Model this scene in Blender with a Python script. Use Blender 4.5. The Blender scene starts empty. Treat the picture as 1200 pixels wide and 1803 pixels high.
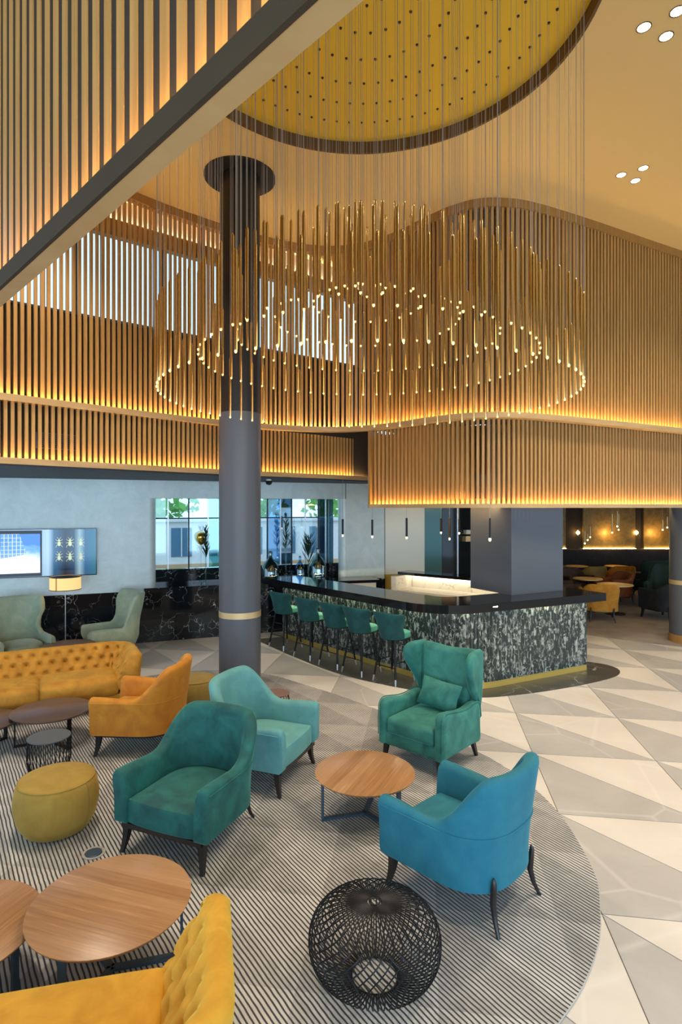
import bpy, bmesh, math, random
from mathutils import Vector, Matrix
random.seed(7)
PI = math.pi
sc = bpy.context.scene
COL = sc.collection

# ------------------------------------------------------------------ camera, world, lights, exposure
EYE = 2.67
cam = bpy.data.cameras.new('camera'); camo = bpy.data.objects.new('camera', cam); COL.objects.link(camo)
camo.location = (0, 0, EYE); camo.rotation_euler = (PI/2, 0, 0)
cam.sensor_width = 36; cam.lens = 1017*36/1803; cam.shift_y = -8/1803; cam.clip_start = 0.05; cam.clip_end = 300
sc.camera = camo
sc.view_settings.view_transform = 'Standard'; sc.view_settings.look = 'None'
sc.view_settings.exposure = 0.5; sc.view_settings.gamma = 1; sc.view_settings.use_curve_mapping = False
w = bpy.data.worlds.new('world'); sc.world = w; w.use_nodes = True
bg = w.node_tree.nodes['Background']; bg.inputs[0].default_value = (0.52, 0.75, 1.0, 1); bg.inputs[1].default_value = 1.5
sc.cycles.max_bounces = 6; sc.cycles.diffuse_bounces = 3; sc.cycles.glossy_bounces = 3; sc.cycles.transmission_bounces = 6
sc.cycles.transparent_max_bounces = 10; sc.cycles.caustics_reflective = False; sc.cycles.caustics_refractive = False
sc.cycles.sample_clamp_indirect = 4.0
sc.cycles.use_denoising = True
def area_light(name, loc, sx, sy, power, color, rot=(0, 0, 0), spread=PI):
    l = bpy.data.lights.new(name, 'AREA'); l.shape = 'RECTANGLE'; l.size = sx; l.size_y = sy; l.energy = power; l.color = color; l.spread = spread
    o = bpy.data.objects.new(name, l); COL.objects.link(o); o.location = loc; o.rotation_euler = rot
    return o
# daylight from the tall street glazing behind the camera
area_light('street_glazing_daylight', (1.5, -3.8, 2.1), 14, 3.4, 420, (0.56, 0.78, 1.0), (PI/2, 0, 0))

# ------------------------------------------------------------------ materials
M = {}
class NT:
    def __init__(s, name):
        s.m = bpy.data.materials.new(name); s.m.use_nodes = True; s.t = s.m.node_tree
        s.b = s.t.nodes['Principled BSDF']; M[name] = s.m
    def n(s, typ, **kw):
        nd = s.t.nodes.new(typ)
        for k, v in kw.items(): setattr(nd, k, v)
        return nd
    def l(s, a, b): s.t.links.new(a, b)
    def val(s, sock, v):
        if hasattr(v, 'is_linked') or isinstance(v, bpy.types.NodeSocket): s.l(v, sock)
        else: sock.default_value = v
    def math(s, op, a, b=0.0, c=0.0):
        nd = s.n('ShaderNodeMath', operation=op); s.val(nd.inputs[0], a); s.val(nd.inputs[1], b); s.val(nd.inputs[2], c); return nd.outputs[0]
    def coord(s, which='Object'): return s.n('ShaderNodeTexCoord').outputs[which]
    def mapping(s, v, scale=(1, 1, 1), rot=(0, 0, 0), loc=(0, 0, 0)):
        nd = s.n('ShaderNodeMapping'); s.l(v, nd.inputs[0]); nd.inputs['Scale'].default_value = scale
        nd.inputs['Rotation'].default_value = rot; nd.inputs['Location'].default_value = loc; return nd.outputs[0]
    def noise(s, v, scale=5, detail=3, rough=0.5, dist=0.0):
        nd = s.n('ShaderNodeTexNoise'); s.l(v, nd.inputs['Vector']); nd.inputs['Scale'].default_value = scale
        nd.inputs['Detail'].default_value = detail; nd.inputs['Roughness'].default_value = rough; nd.inputs['Distortion'].default_value = dist
        return nd.outputs[0]
    def ramp(s, f, stops):
        nd = s.n('ShaderNodeValToRGB'); s.l(f, nd.inputs[0]); e = nd.color_ramp.elements
        while len(e) < len(stops): e.new(0.5)
        for k, (p, c) in enumerate(stops): e[k].position = p; e[k].color = (c[0], c[1], c[2], 1)
        return nd.outputs[0]
    def mix(s, f, a, b, typ='MIX'):
        nd = s.n('ShaderNodeMix', data_type='RGBA', blend_type=typ); s.val(nd.inputs[0], f)
        for i, c in ((6, a), (7, b)):
            if isinstance(c, tuple): nd.inputs[i].default_value = (c[0], c[1], c[2], 1)
            else: s.l(c, nd.inputs[i])
        return nd.outputs[2]
    def bump(s, h, strength=0.3, dist=0.01):
        nd = s.n('ShaderNodeBump'); nd.inputs['Strength'].default_value = strength; nd.inputs['Distance'].default_value = dist
        s.l(h, nd.inputs['Height']); s.l(nd.outputs[0], s.b.inputs['Normal'])
    def set(s, **kw):
        for k, v in kw.items():
            i = s.b.inputs[k.replace('_', ' ')]
            if isinstance(v, tuple): i.default_value = (v[0], v[1], v[2], 1)
            else: s.val(i, v)
        return s
def plain(name, c, rough=0.5, metal=0.0, var=0.0, scale=8, **kw):
    t = NT(name); t.set(Roughness=rough, Metallic=metal, **kw)
    if var > 0:
        n = t.noise(t.coord(), scale, 4)
        t.l(t.mix(n, tuple(x*(1-var) for x in c), tuple(min(1, x*(1+var)) for x in c)), t.b.inputs['Base Color'])
    else: t.set(Base_Color=c)
    return t.m
def velvet(name, c, c2, sheen=0.6, rough=0.75, weave=False):
    t = NT(name); v = t.coord()
    n = t.noise(v, 5, 4, 0.6, 0.6)
    col = t.ramp(n, [(0.35, c), (0.7, c2)])
    t.l(col, t.b.inputs['Base Color'])
    t.set(Roughness=rough, Sheen_Weight=sheen, Sheen_Roughness=0.35)
    t.b.inputs['Sheen Tint'].default_value = (min(1, c2[0]*2.2+.12), min(1, c2[1]*2.2+.12), min(1, c2[2]*2.2+.12), 1)
    t.bump(t.noise(v, 260 if weave else 120, 2), 0.12, 0.004)
    return t.m
def emis(name, c, s, sample=True):
    t = NT(name); t.set(Base_Color=c, Emission_Color=c, Emission_Strength=s)
    if not sample: t.m.cycles.emission_sampling = 'NONE'
    return t.m
def wood(name, a, b, scale=(30, 30, 1.5), rough=0.45, rnd=True):
    t = NT(name); v = t.coord()
    if rnd:
        oi = t.n('ShaderNodeObjectInfo'); cmb = t.n('ShaderNodeCombineXYZ')
        for i in range(3): t.l(t.math('MULTIPLY', oi.outputs['Random'], 17.0+i*5), cmb.inputs[i])
        ad = t.n('ShaderNodeVectorMath', operation='ADD'); t.l(v, ad.inputs[0]); t.l(cmb.outputs[0], ad.inputs[1]); v = ad.outputs[0]
    n = t.noise(t.mapping(v, scale), 1.0, 5, 0.6, 0.4)
    t.l(t.ramp(n, [(0.3, a), (0.7, b)]), t.b.inputs['Base Color']); t.set(Roughness=rough)
    return t.m
def veneer(name, a, b, c):
    t = NT(name); v = t.coord(); mp = t.mapping(v, (1, 1, 1))
    sx = t.n('ShaderNodeSeparateXYZ'); t.l(mp, sx.inputs[0])
    st = t.math('FLOOR', t.math('MULTIPLY', sx.outputs[1], 9.0))
    wn = t.n('ShaderNodeTexWhiteNoise', noise_dimensions='1D'); t.l(st, wn.inputs['W'])
    g = t.noise(t.mapping(v, (2.2, 60, 1)), 1.0, 4, 0.6, 0.3)
    base = t.ramp(g, [(0.25, a), (0.62, b), (0.8, c)])
    t.l(t.mix(t.math('MULTIPLY', wn.outputs[0], 0.55), base, (c[0]*1.0, c[1]*1.0, c[2]*1.0)), t.b.inputs['Base Color'])
    t.set(Roughness=0.32); return t.m
def marble(name, base, vein, scale=1.6, thick=0.02, rough=0.08, cloud=0.0, rnd=False, sc3=None):
    t = NT(name); v = t.coord('Object')
    if sc3: v = t.mapping(v, sc3)
    if rnd:
        oi = t.n('ShaderNodeObjectInfo'); cmb = t.n('ShaderNodeCombineXYZ')
        for i in range(3): t.l(t.math('MULTIPLY', oi.outputs['Random'], 31.0+i*7), cmb.inputs[i])
        ad = t.n('ShaderNodeVectorMath', operation='ADD'); t.l(v, ad.inputs[0]); t.l(cmb.outputs[0], ad.inputs[1]); v = ad.outputs[0]
    nz = t.n('ShaderNodeTexNoise'); t.l(v, nz.inputs['Vector']); nz.inputs['Scale'].default_value = scale*1.3; nz.inputs['Detail'].default_value = 4
    ad2 = t.n('ShaderNodeVectorMath', operation='MULTIPLY_ADD'); t.l(nz.outputs['Color'], ad2.inputs[0]); ad2.inputs[1].default_value = (0.9, 0.9, 0.9); t.l(v, ad2.inputs[2])
    vo = t.n('ShaderNodeTexVoronoi', feature='DISTANCE_TO_EDGE'); t.l(ad2.outputs[0], vo.inputs['Vector']); vo.inputs['Scale'].default_value = scale
    e = t.ramp(vo.outputs['Distance'], [(0.0, (1, 1, 1)), (thick, (0, 0, 0))])
    msk = t.ramp(t.noise(v, scale*1.1, 2), [(0.40, (0, 0, 0)), (0.62, (1, 1, 1))])
    f = t.math('MULTIPLY', e, msk)
    if cloud:
        cl = t.ramp(t.noise(v, scale*3.2, 5, 0.65, 1.2), [(0.52, (0, 0, 0)), (0.62, (1, 1, 1))])
        f = t.math('MAXIMUM', f, t.math('MULTIPLY', cl, cloud))
    t.l(t.mix(f, base, vein), t.b.inputs['Base Color']); t.set(Roughness=rough); return t.m

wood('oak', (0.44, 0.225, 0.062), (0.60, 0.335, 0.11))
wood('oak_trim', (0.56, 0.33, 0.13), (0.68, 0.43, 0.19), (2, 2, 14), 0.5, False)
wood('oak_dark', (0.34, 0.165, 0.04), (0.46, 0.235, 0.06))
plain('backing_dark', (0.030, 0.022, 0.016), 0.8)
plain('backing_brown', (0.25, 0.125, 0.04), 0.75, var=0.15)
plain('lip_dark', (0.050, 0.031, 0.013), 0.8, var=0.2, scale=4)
plain('ceiling_warm_tint', (0.80, 0.55, 0.22), 0.85)  # amber of the warm lamplight is mixed into this base colour
plain('recess_yellow', (0.80, 0.50, 0.035), 0.7)
plain('rim_brown', (0.13, 0.07, 0.025), 0.6)
plain('cream_plaster', (0.84, 0.76, 0.62), 0.8)
plain('soffit_grey', (0.050, 0.052, 0.055), 0.6)
plain('column_grey', (0.095, 0.10, 0.115), 0.42)
plain('column_black', (0.012, 0.012, 0.014), 0.45)
plain('brass', (0.86, 0.58, 0.14), 0.42, 0.75)
plain('brass_band', (0.72, 0.52, 0.26), 0.45, 0.6)
plain('gold_tube', (0.74, 0.55, 0.28), 0.16, 1.0)
plain('steel', (0.62, 0.64, 0.66), 0.3, 1.0)
plain('black_metal', (0.012, 0.012, 0.014), 0.42, 0.5)
plain('steel_blue', (0.065, 0.115, 0.18), 0.4, 0.5)
plain('black_wood', (0.014, 0.012, 0.012), 0.35)
plain('black_gloss', (0.010, 0.010, 0.012), 0.08)
plain('cable', (0.34, 0.31, 0.27), 0.5)
plain('hole_dark', (0.03, 0.015, 0.01), 0.6)
emis('led_warm', (1.0, 0.75, 0.34), 44)
emis('led_cove', (1.0, 0.86, 0.60), 75)
emis('led_screen', (1.0, 0.62, 0.20), 110)
emis('led_bar', (1.0, 0.90, 0.60), 65)
emis('led_station', (1.0, 0.86, 0.56), 22)
emis('bulb', (1.0, 0.52, 0.14), 3.2, False)
emis('bulb_bar', (1.0, 0.74, 0.4), 4, False)
emis('downlight_glow', (1.0, 0.88, 0.7), 12, False)
emis('lamp_shade_glow', (1.0, 0.62, 0.26), 1.3)
emis('sconce_glow', (1.0, 0.60, 0.2), 30)
t = NT('silver_leaf'); v = t.coord(); n = t.noise(v, 3.0, 6, 0.7, 0.8); n2 = t.noise(v, 22, 3, 0.6)
t.l(t.mix(t.math('MULTIPLY', n2, 0.5), t.ramp(n, [(0.3, (0.56, 0.67, 0.64)), (0.7, (0.76, 0.84, 0.81))]), (0.86, 0.91, 0.87)), t.b.inputs['Base Color'])
t.set(Roughness=0.42, Metallic=0.12)
t = NT('bronze_leaf'); v = t.coord(); n = t.noise(v, 6, 6, 0.7, 0.6)
t.l(t.ramp(n, [(0.3, (0.13, 0.085, 0.02)), (0.7, (0.28, 0.19, 0.05))]), t.b.inputs['Base Color']); t.set(Roughness=0.5, Metallic=0.3)
marble('marble_black', (0.008, 0.010, 0.013), (0.80, 0.81, 0.81), 2.3, 0.010, 0.06)
marble('marble_apron', (0.050, 0.049, 0.046), (0.42, 0.40, 0.36), 1.6, 0.02, 0.34)
marble('marble_strip', (0.030, 0.040, 0.037), (0.52, 0.57, 0.50), 3.4, 0.05, 0.18, 0.8, True, (1, 1, 0.55))
marble('marble_white', (0.78, 0.74, 0.68), (0.45, 0.40, 0.36), 2.0, 0.03, 0.2)
def stone(name, a, b):
    t = NT(name); v = t.coord('Generated') ; oi = t.n('ShaderNodeObjectInfo')
    v = t.coord(); ad = t.n('ShaderNodeVectorMath', operation='ADD'); t.l(v, ad.inputs[0]); t.l(oi.outputs['Location'], ad.inputs[1])
    n = t.noise(ad.outputs[0], 1.6, 6, 0.6, 0.5)
    vo = t.n('ShaderNodeTexVoronoi', feature='DISTANCE_TO_EDGE'); t.l(ad.outputs[0], vo.inputs['Vector']); vo.inputs['Scale'].default_value = 0.7
    e = t.ramp(vo.outputs['Distance'], [(0.0, (1, 1, 1)), (0.012, (0, 0, 0))])
    c = t.ramp(n, [(0.3, a), (0.7, b)])
    t.l(t.mix(t.math('MULTIPLY', e, 0.25), c, (0.85, 0.82, 0.78)), t.b.inputs['Base Color']); t.set(Roughness=0.36)
stone('stone_white', (0.66, 0.60, 0.54), (0.74, 0.69, 0.63))
stone('stone_grey', (0.42, 0.40, 0.38), (0.51, 0.49, 0.465))
plain('grout', (0.42, 0.40, 0.37), 0.8)

GS = 1.25; GO = (3.50, 7.32); GE1 = (0.989, -0.147); GE2 = (0.147, 0.989)
def rug_mat(name, dark, light):
    t = NT(name); v = t.coord('Object'); s = t.n('ShaderNodeSeparateXYZ'); t.l(v, s.inputs[0]); X, Y = s.outputs[0], s.outputs[1]
    def lin(a, b, c): return t.math('ADD', t.math('ADD', t.math('MULTIPLY', X, a), t.math('MULTIPLY', Y, b)), c)
    wob = t.math('MULTIPLY', t.noise(v, 7, 2), 0.012)
    d = t.math('ADD', lin(0.816, 0.578, 0), wob)
    fr = t.math('FRACT', t.math('DIVIDE', d, 0.028))
    tri = t.math('ABSOLUTE', t.math('SUBTRACT', fr, 0.5))
    stripe = t.ramp(tri, [(0.11, (0, 0, 0)), (0.25, (1, 1, 1))])
    p = t.math('FRACT', t.math('DIVIDE', lin(GE1[0], GE1[1], -(GO[0]*GE1[0]+GO[1]*GE1[1])), GS*0.62))
    q = t.math('FRACT', t.math('DIVIDE', lin(GE2[0], GE2[1], -(GO[0]*GE2[0]+GO[1]*GE2[1])), GS*0.62))
    tm = t.math('GREATER_THAN', t.math('ADD', p, q), 1.0)
    n1 = t.noise(t.mapping(v, (1, 1, 1), (0, 0, 0.6)), 3.2, 4, 0.6, 0.5); n2 = t.noise(v, 30, 3)
    tone = t.math('ADD', t.math('MULTIPLY', tm, 0.26), t.math('MULTIPLY', n1, 0.85))
    hi = t.ramp(tone, [(0.25, tuple(x*0.42 for x in light)), (0.75, light)])
    hi = t.mix(t.math('MULTIPLY', n2, 0.5), hi, tuple(min(1, x*1.15) for x in light))
    t.l(t.mix(stripe, dark, hi), t.b.inputs['Base Color']); t.set(Roughness=0.95)
    t.b.inputs['Sheen Weight'].default_value = 0.15
    t.bump(t.math('ADD', stripe, t.math('MULTIPLY', n2, 0.4)), 0.5, 0.006)
rug_mat('rug_wool', (0.026, 0.027, 0.032), (0.58, 0.55, 0.51))
plain('rug_edge', (0.42, 0.40, 0.37), 0.9)
plain('lounge_carpet', (0.30, 0.26, 0.23), 0.95, var=0.45, scale=2.2)
velvet('teal_velvet', (0.002, 0.060, 0.056), (0.010, 0.135, 0.115), 0.8)
velvet('aqua_fabric', (0.10, 0.30, 0.31), (0.14, 0.37, 0.36), 0.35, 0.85, True)
velvet('blue_fabric', (0.010, 0.145, 0.215), (0.022, 0.19, 0.25), 0.35, 0.85, True)
velvet('green_velvet', (0.012, 0.12, 0.10), (0.045, 0.24, 0.19), 0.7)
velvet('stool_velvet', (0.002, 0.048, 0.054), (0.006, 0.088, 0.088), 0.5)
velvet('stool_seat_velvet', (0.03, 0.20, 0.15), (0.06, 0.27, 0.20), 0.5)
velvet('mint_velvet', (0.38, 0.46, 0.31), (0.52, 0.58, 0.41), 0.5)
velvet('mustard_velvet', (0.46, 0.19, 0.012), (0.66, 0.31, 0.030), 0.55)
velvet('yellow_velvet', (0.60, 0.29, 0.014), (0.78, 0.41, 0.035), 0.55)
velvet('orange_velvet', (0.50, 0.16, 0.008), (0.66, 0.26, 0.015), 0.55)
velvet('pouf_fabric', (0.33, 0.20, 0.030), (0.42, 0.265, 0.048), 0.3, 0.9, True)
velvet('olive_velvet', (0.26, 0.17, 0.03), (0.33, 0.22, 0.05), 0.4)
velvet('rust_velvet', (0.17, 0.045, 0.012), (0.26, 0.08, 0.02), 0.4)
velvet('navy_velvet', (0.010, 0.012, 0.018), (0.020, 0.022, 0.030), 0.3)
velvet('brown_velvet', (0.055, 0.028, 0.018), (0.085, 0.045, 0.028), 0.4)
velvet('forest_velvet', (0.003, 0.022, 0.016), (0.008, 0.035, 0.026), 0.4)
velvet('moss_velvet', (0.06, 0.11, 0.02), (0.09, 0.15, 0.03), 0.4)
veneer('walnut_top', (0.25, 0.115, 0.045), (0.40, 0.205, 0.085), (0.62, 0.37, 0.19))
veneer('dark_walnut_top', (0.085, 0.050, 0.038), (0.12, 0.075, 0.055), (0.17, 0.11, 0.085))
plain('grey_top', (0.10, 0.11, 0.12), 0.45)
wood('brown_top', (0.16, 0.075, 0.03), (0.24, 0.12, 0.05), (3, 30, 3), 0.4, False)
plain('champagne_panel', (0.74, 0.70, 0.56), 0.3, 0.25)
plain('yellow_reflection', (0.50, 0.29, 0.02), 0.3, 0.2)  # yellow room reflection given as a surface colour
plain('dark_glass', (0.012, 0.016, 0.018), 0.06)
plain('teal_glass_panel', (0.05, 0.13, 0.12), 0.12, 0.3)
t = NT('shade_fabric'); t.set(Base_Color=(0.75, 0.48, 0.2), Roughness=0.9, Emission_Color=(1.0, 0.58, 0.22), Emission_Strength=0.7)
def glass(name, tint, gl=0.25):
    t = NT(name); t.t.nodes.remove(t.b); out = t.t.nodes['Material Output']
    a = t.n('ShaderNodeBsdfTransparent'); a.inputs[0].default_value = (*tint, 1)
    g = t.n('ShaderNodeBsdfGlossy'); g.inputs['Roughness'].default_value = 0.03; g.inputs['Color'].default_value = (0.8, 0.95, 0.95, 1)
    mx = t.n('ShaderNodeMixShader'); mx.inputs[0].default_value = gl
    t.l(a.outputs[0], mx.inputs[1]); t.l(g.outputs[0], mx.inputs[2]); t.l(mx.outputs[0], out.inputs[0])
glass('pane_clear', (0.93, 0.99, 0.99), 0.06)
glass('pane_teal', (0.42, 0.78, 0.80), 0.15)
glass('pane_blue', (0.30, 0.55, 0.78), 0.15)
glass('pane_smoke', (0.16, 0.30, 0.38), 0.2)
glass('bottle_green', (0.05, 0.22, 0.17), 0.2)
glass('bottle_clear', (0.42, 0.58, 0.60), 0.25)
plain('leaf_dark', (0.018, 0.055, 0.028), 0.6, var=0.4)
plain('leaf_out', (0.18, 0.46, 0.10), 0.7, var=0.6, scale=1.5)
plain('facade_pale', (0.78, 0.76, 0.74), 0.8, var=0.1)
plain('facade_glass', (0.10, 0.20, 0.30), 0.15)
plain('pavement', (0.5, 0.5, 0.5), 0.9)
plain('terracotta', (0.6, 0.36, 0.2), 0.8)
plain('balloon_gold', (0.85, 0.55, 0.12), 0.2, 0.9)
plain('beetle_bronze', (0.62, 0.55, 0.30), 0.3, 0.7)
plain('white_plastic', (0.8, 0.8, 0.78), 0.4)
# television picture: vertical soft bands of blue light, flat print on the screen
t = NT('tv_picture'); s = t.n('ShaderNodeSeparateXYZ'); t.l(t.coord('Generated'), s.inputs[0])
c = t.ramp(s.outputs[0], [(0.0, (0.10, 0.22, 0.40)), (0.50, (0.30, 0.45, 0.60)), (0.57, (0.40, 0.56, 0.70)), (0.62, (0.02, 0.10, 0.20)), (0.72, (0.004, 0.012, 0.03)), (0.80, (0.01, 0.05, 0.10)), (0.85, (0.26, 0.40, 0.46)), (0.90, (0.02, 0.10, 0.22)), (1.0, (0.02, 0.15, 0.22))])
t.l(c, t.b.inputs['Base Color']); t.l(c, t.b.inputs['Emission Color']); t.set(Emission_Strength=0.55, Roughness=0.1)
t = NT('tv_reflection'); v = t.coord('Generated'); s = t.n('ShaderNodeSeparateXYZ'); t.l(v, s.inputs[0])  # street facade reflected in the screen, drawn as a picture
br = t.n('ShaderNodeTexBrick'); t.l(t.mapping(v, (1.0, 1.0, 1.0), (-PI/2, 0.15, 0)), br.inputs['Vector'])
br.inputs['Color1'].default_value = (0.04, 0.16, 0.55, 1); br.inputs['Color2'].default_value = (0.10, 0.25, 0.65, 1); br.inputs['Mortar'].default_value = (0.7, 0.8, 0.95, 1)
br.inputs['Scale'].default_value = 7; br.offset = 0.0; br.inputs['Brick Width'].default_value = 0.5; br.inputs['Row Height'].default_value = 0.7; br.inputs['Mortar Size'].default_value = 0.035
nn = t.noise(v, 3.5, 5, 0.6, 0.5)
sky = t.ramp(t.math('ADD', s.outputs[2], t.math('MULTIPLY', nn, 0.5)), [(0.55, (0.80, 0.82, 0.95)), (0.85, (0.12, 0.32, 0.78)), (1.0, (0.03, 0.16, 0.5))])
zz = t.math('ADD', s.outputs[2], t.math('MULTIPLY', s.outputs[0], -0.25))
fac = t.math('MULTIPLY', t.math('GREATER_THAN', zz, 0.30), t.math('MULTIPLY', t.math('GREATER_THAN', s.outputs[0], 0.30), t.math('LESS_THAN', t.math('ADD', s.outputs[0], t.math('MULTIPLY', s.outputs[2], 0.25)), 0.88)))
c = t.mix(t.math('MULTIPLY', fac, 0.85), sky, br.outputs[0])
t.l(c, t.b.inputs['Base Color']); t.l(c, t.b.inputs['Emission Color']); t.set(Emission_Strength=0.75, Roughness=0.15)

# ------------------------------------------------------------------ mesh helpers
class MB:
    def __init__(s): s.v = []; s.f = []
    def add(s, vs, fs):
        o = len(s.v); s.v += [tuple(p) for p in vs]; s.f += [tuple(i+o for i in f) for f in fs]; return s
    def box(s, c, d, rz=0.0, top=None):
        x, y, z = d[0]/2, d[1]/2, d[2]/2; tx, ty = (x, y) if top is None else (top[0]/2, top[1]/2)
        ca, sa = math.cos(rz), math.sin(rz); vs = []
        for (a, b, k) in ((-x, -y, -z), (x, -y, -z), (x, y, -z), (-x, y, -z), (-tx, -ty, z), (tx, -ty, z), (tx, ty, z), (-tx, ty, z)):
            vs.append((c[0]+a*ca-b*sa, c[1]+a*sa+b*ca, c[2]+k))
        return s.add(vs, [(3, 2, 1, 0), (4, 5, 6, 7), (0, 1, 5, 4), (1, 2, 6, 5), (2, 3, 7, 6), (3, 0, 4, 7)])
    def bar(s, a, b, wd, ht, up=(0, 0, 1)):
        a, b = Vector(a), Vector(b); d = (b-a).normalized(); u = Vector(up)
        if abs(d.dot(u)) > 0.95: u = Vector((1, 0, 0))
        sd = d.cross(u).normalized()*wd/2; u2 = sd.cross(d).normalized()*ht/2
        vs = [p+q for p in (a, b) for q in (-sd-u2, sd-u2, sd+u2, -sd+u2)]
        return s.add(vs, [(0, 3, 2, 1), (4, 5, 6, 7), (0, 1, 5, 4), (1, 2, 6, 5), (2, 3, 7, 6), (3, 0, 4, 7)])
    def loft(s, rings, cap0=True, cap1=True, closed=True, loop=False):
        n = len(rings[0]); vs = [p for r in rings for p in r]; fs = []
        R = len(rings)
        for i in range(R if loop else R-1):
            j2 = (i+1) % R
            for k in range(n if closed else n-1):
                k2 = (k+1) % n
                fs.append((i*n+k, i*n+k2, j2*n+k2, j2*n+k))
        if cap0 and not loop: fs.append(tuple(reversed(range(n))))
        if cap1 and not loop: fs.append(tuple((R-1)*n+k for k in range(n)))
        return s.add(vs, fs)
    def tube(s, path, r, n=6, closed=False, caps=True):
        P = [Vector(p) for p in path]; m = len(P); rings = []; prev = None
        for i in range(m):
            if closed: d = P[(i+1) % m]-P[i-1]
            else: d = P[min(i+1, m-1)]-P[max(i-1, 0)]
            d.normalize()
            if prev is None:
                u = Vector((0, 0, 1)) if abs(d.z) < 0.9 else Vector((1, 0, 0)); u = (u-d*u.dot(d)).normalized()
            else: u = (prev-d*prev.dot(d)).normalized()
            prev = u; w2 = d.cross(u); rr = r[i] if isinstance(r, (list, tuple)) else r
            rings.append([P[i]+(u*math.cos(2*PI*k/n)+w2*math.sin(2*PI*k/n))*rr for k in range(n)])
        return s.loft(rings, caps, caps, True, closed)
    def lathe(s, prof, n=24, c=(0, 0, 0), sx=1.0, sy=1.0):
        rings = [[(c[0]+r*sx*math.cos(2*PI*k/n), c[1]+r*sy*math.sin(2*PI*k/n), c[2]+z) for k in range(n)] for r, z in prof]
        return s.loft(rings)
    def prism(s, poly, z0, z1):
        n = len(poly); a = sum(poly[i][0]*poly[(i+1) % n][1]-poly[(i+1) % n][0]*poly[i][1] for i in range(n))
        p = list(poly) if a > 0 else list(reversed(poly))
        return s.loft([[(x, y, z0) for x, y in p], [(x, y, z1) for x, y in p]])
    def ribbon(s, A, B, z0, z1):
        rings = [[(a[0], a[1], z0), (b[0], b[1], z0), (b[0], b[1], z1), (a[0], a[1], z1)] for a, b in zip(A, B)]
        return s.loft(rings)
    def slab(s, poly, t, b, fn):
        n = len(poly); ar = sum(poly[i][0]*poly[(i+1) % n][1]-poly[(i+1) % n][0]*poly[i][1] for i in range(n)); sg = 1 if ar > 0 else -1
        def inset(d):
            o = []
            for i in range(n):
                p0, p1, p2 = poly[i-1], poly[i], poly[(i+1) % n]
                tx, ty = p2[0]-p0[0], p2[1]-p0[1]; L = math.hypot(tx, ty) or 1
                o.append((p1[0]-sg*ty/L*d, p1[1]+sg*tx/L*d))
            return o
        rings = []
        for r, d in ((-t/2, b), (-t/2+b*.3, b*.3), (-t/2+b, 0), (t/2-b, 0), (t/2-b*.3, b*.3), (t/2, b)):
            rings.append([fn(p, q, r) for p, q in inset(d)])
        ib = inset(b); cp = sum(p for p, q in ib)/n; cq = sum(q for p, q in ib)/n
        def sh(r, k): return [fn(cp+(p-cp)*k, cq+(q-cq)*k, r) for p, q in ib]
        return s.loft([sh(-t/2, .05), sh(-t/2, .5), sh(-t/2, .95)]+rings+[sh(t/2, .95), sh(t/2, .5), sh(t/2, .05)])
    def rbox(s, c, d, r, n=5, puff=0.0, rz=0.0):
        key = {}; vs = []; fs = []; hx, hy, hz = d[0]/2, d[1]/2, d[2]/2; r = min(r, hx*.98, hy*.98, hz*.98)
        ca, sa = math.cos(rz), math.sin(rz)
        def V(a, b, cc):
            k = (round(a, 4), round(b, 4), round(cc, 4))
            if k in key: return key[k]
            q = [a*hx, b*hy, cc*hz]; i = [max(-h+r, min(h-r, x)) for x, h in zip(q, (hx, hy, hz))]
            e = Vector([x-y for x, y in zip(q, i)]); e = e.normalized()*r if e.length > 1e-6 else e
            p = [x+y for x, y in zip(i, e)]
            if puff:
                p[2] += puff*(1-a*a)*(1-b*b)*(1 if cc > 0 else -0.3)*abs(cc)
                p[1] += puff*.6*(1-a*a)*(1-cc*cc)*b*abs(b)
            key[k] = len(vs); vs.append((c[0]+p[0]*ca-p[1]*sa, c[1]+p[0]*sa+p[1]*ca, c[2]+p[2])); return key[k]
        def dist(h):
            e = 1-r/h; return [-1, -1+(1-e)*.45, -e] + [e*(-1+2*(k+1)/(n+1)) for k in range(n)] + [e, 1-(1-e)*.45, 1]
        gx, gy, gz = dist(hx), dist(hy), dist(hz)
        for (g1, g2, f) in ((gx, gy, lambda a, b, q: (a, b, q)), (gy, gz, lambda a, b, q: (q, a, b)), (gz, gx, lambda a, b, q: (b, q, a))):
            for q in (-1, 1):
                for i in range(len(g1)-1):
                    for j in range(len(g2)-1):
                        w4 = [V(*f(g1[a], g2[b], q)) for a, b in ((i, j), (i+1, j), (i+1, j+1), (i, j+1))]
                        fs.append(tuple(w4 if q > 0 else reversed(w4)))
        return s.add(vs, fs)
    def mesh(s, name, smooth=True, angle=40):
        me = bpy.data.meshes.new(name); me.from_pydata(s.v, [], s.f); me.update()
        if smooth:
            me.polygons.foreach_set('use_smooth', [True]*len(me.polygons))
            me.set_sharp_from_angle(angle=math.radians(angle))
        return me
    def build(s, name, mat, parent=None, smooth=True, angle=40, **kw):
        me = s.mesh(name, smooth, angle); me.materials.append(M[mat]); return link(name, me, parent, **kw)
def link(name, me, parent=None, label=None, cat=None, group=None, kind=None, loc=None, rz=None):
    o = bpy.data.objects.new(name, me); COL.objects.link(o)
    if parent is not None: o.parent = parent
    return tag(o, label, cat, group, kind, loc, rz)
def tag(o, label=None, cat=None, group=None, kind=None, loc=None, rz=None):
    if label: o['label'] = label
    if cat: o['category'] = cat
    if group: o['group'] = group
    if kind: o['kind'] = kind
    if loc is not None: o.location = loc
    if rz is not None: o.rotation_euler = (0, 0, rz)
    return o
def thing(name, label=None, cat=None, loc=(0, 0, 0), rz=0.0, group=None, kind=None):
    return link(name, None, None, label, cat, group, kind, loc, rz)
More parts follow.
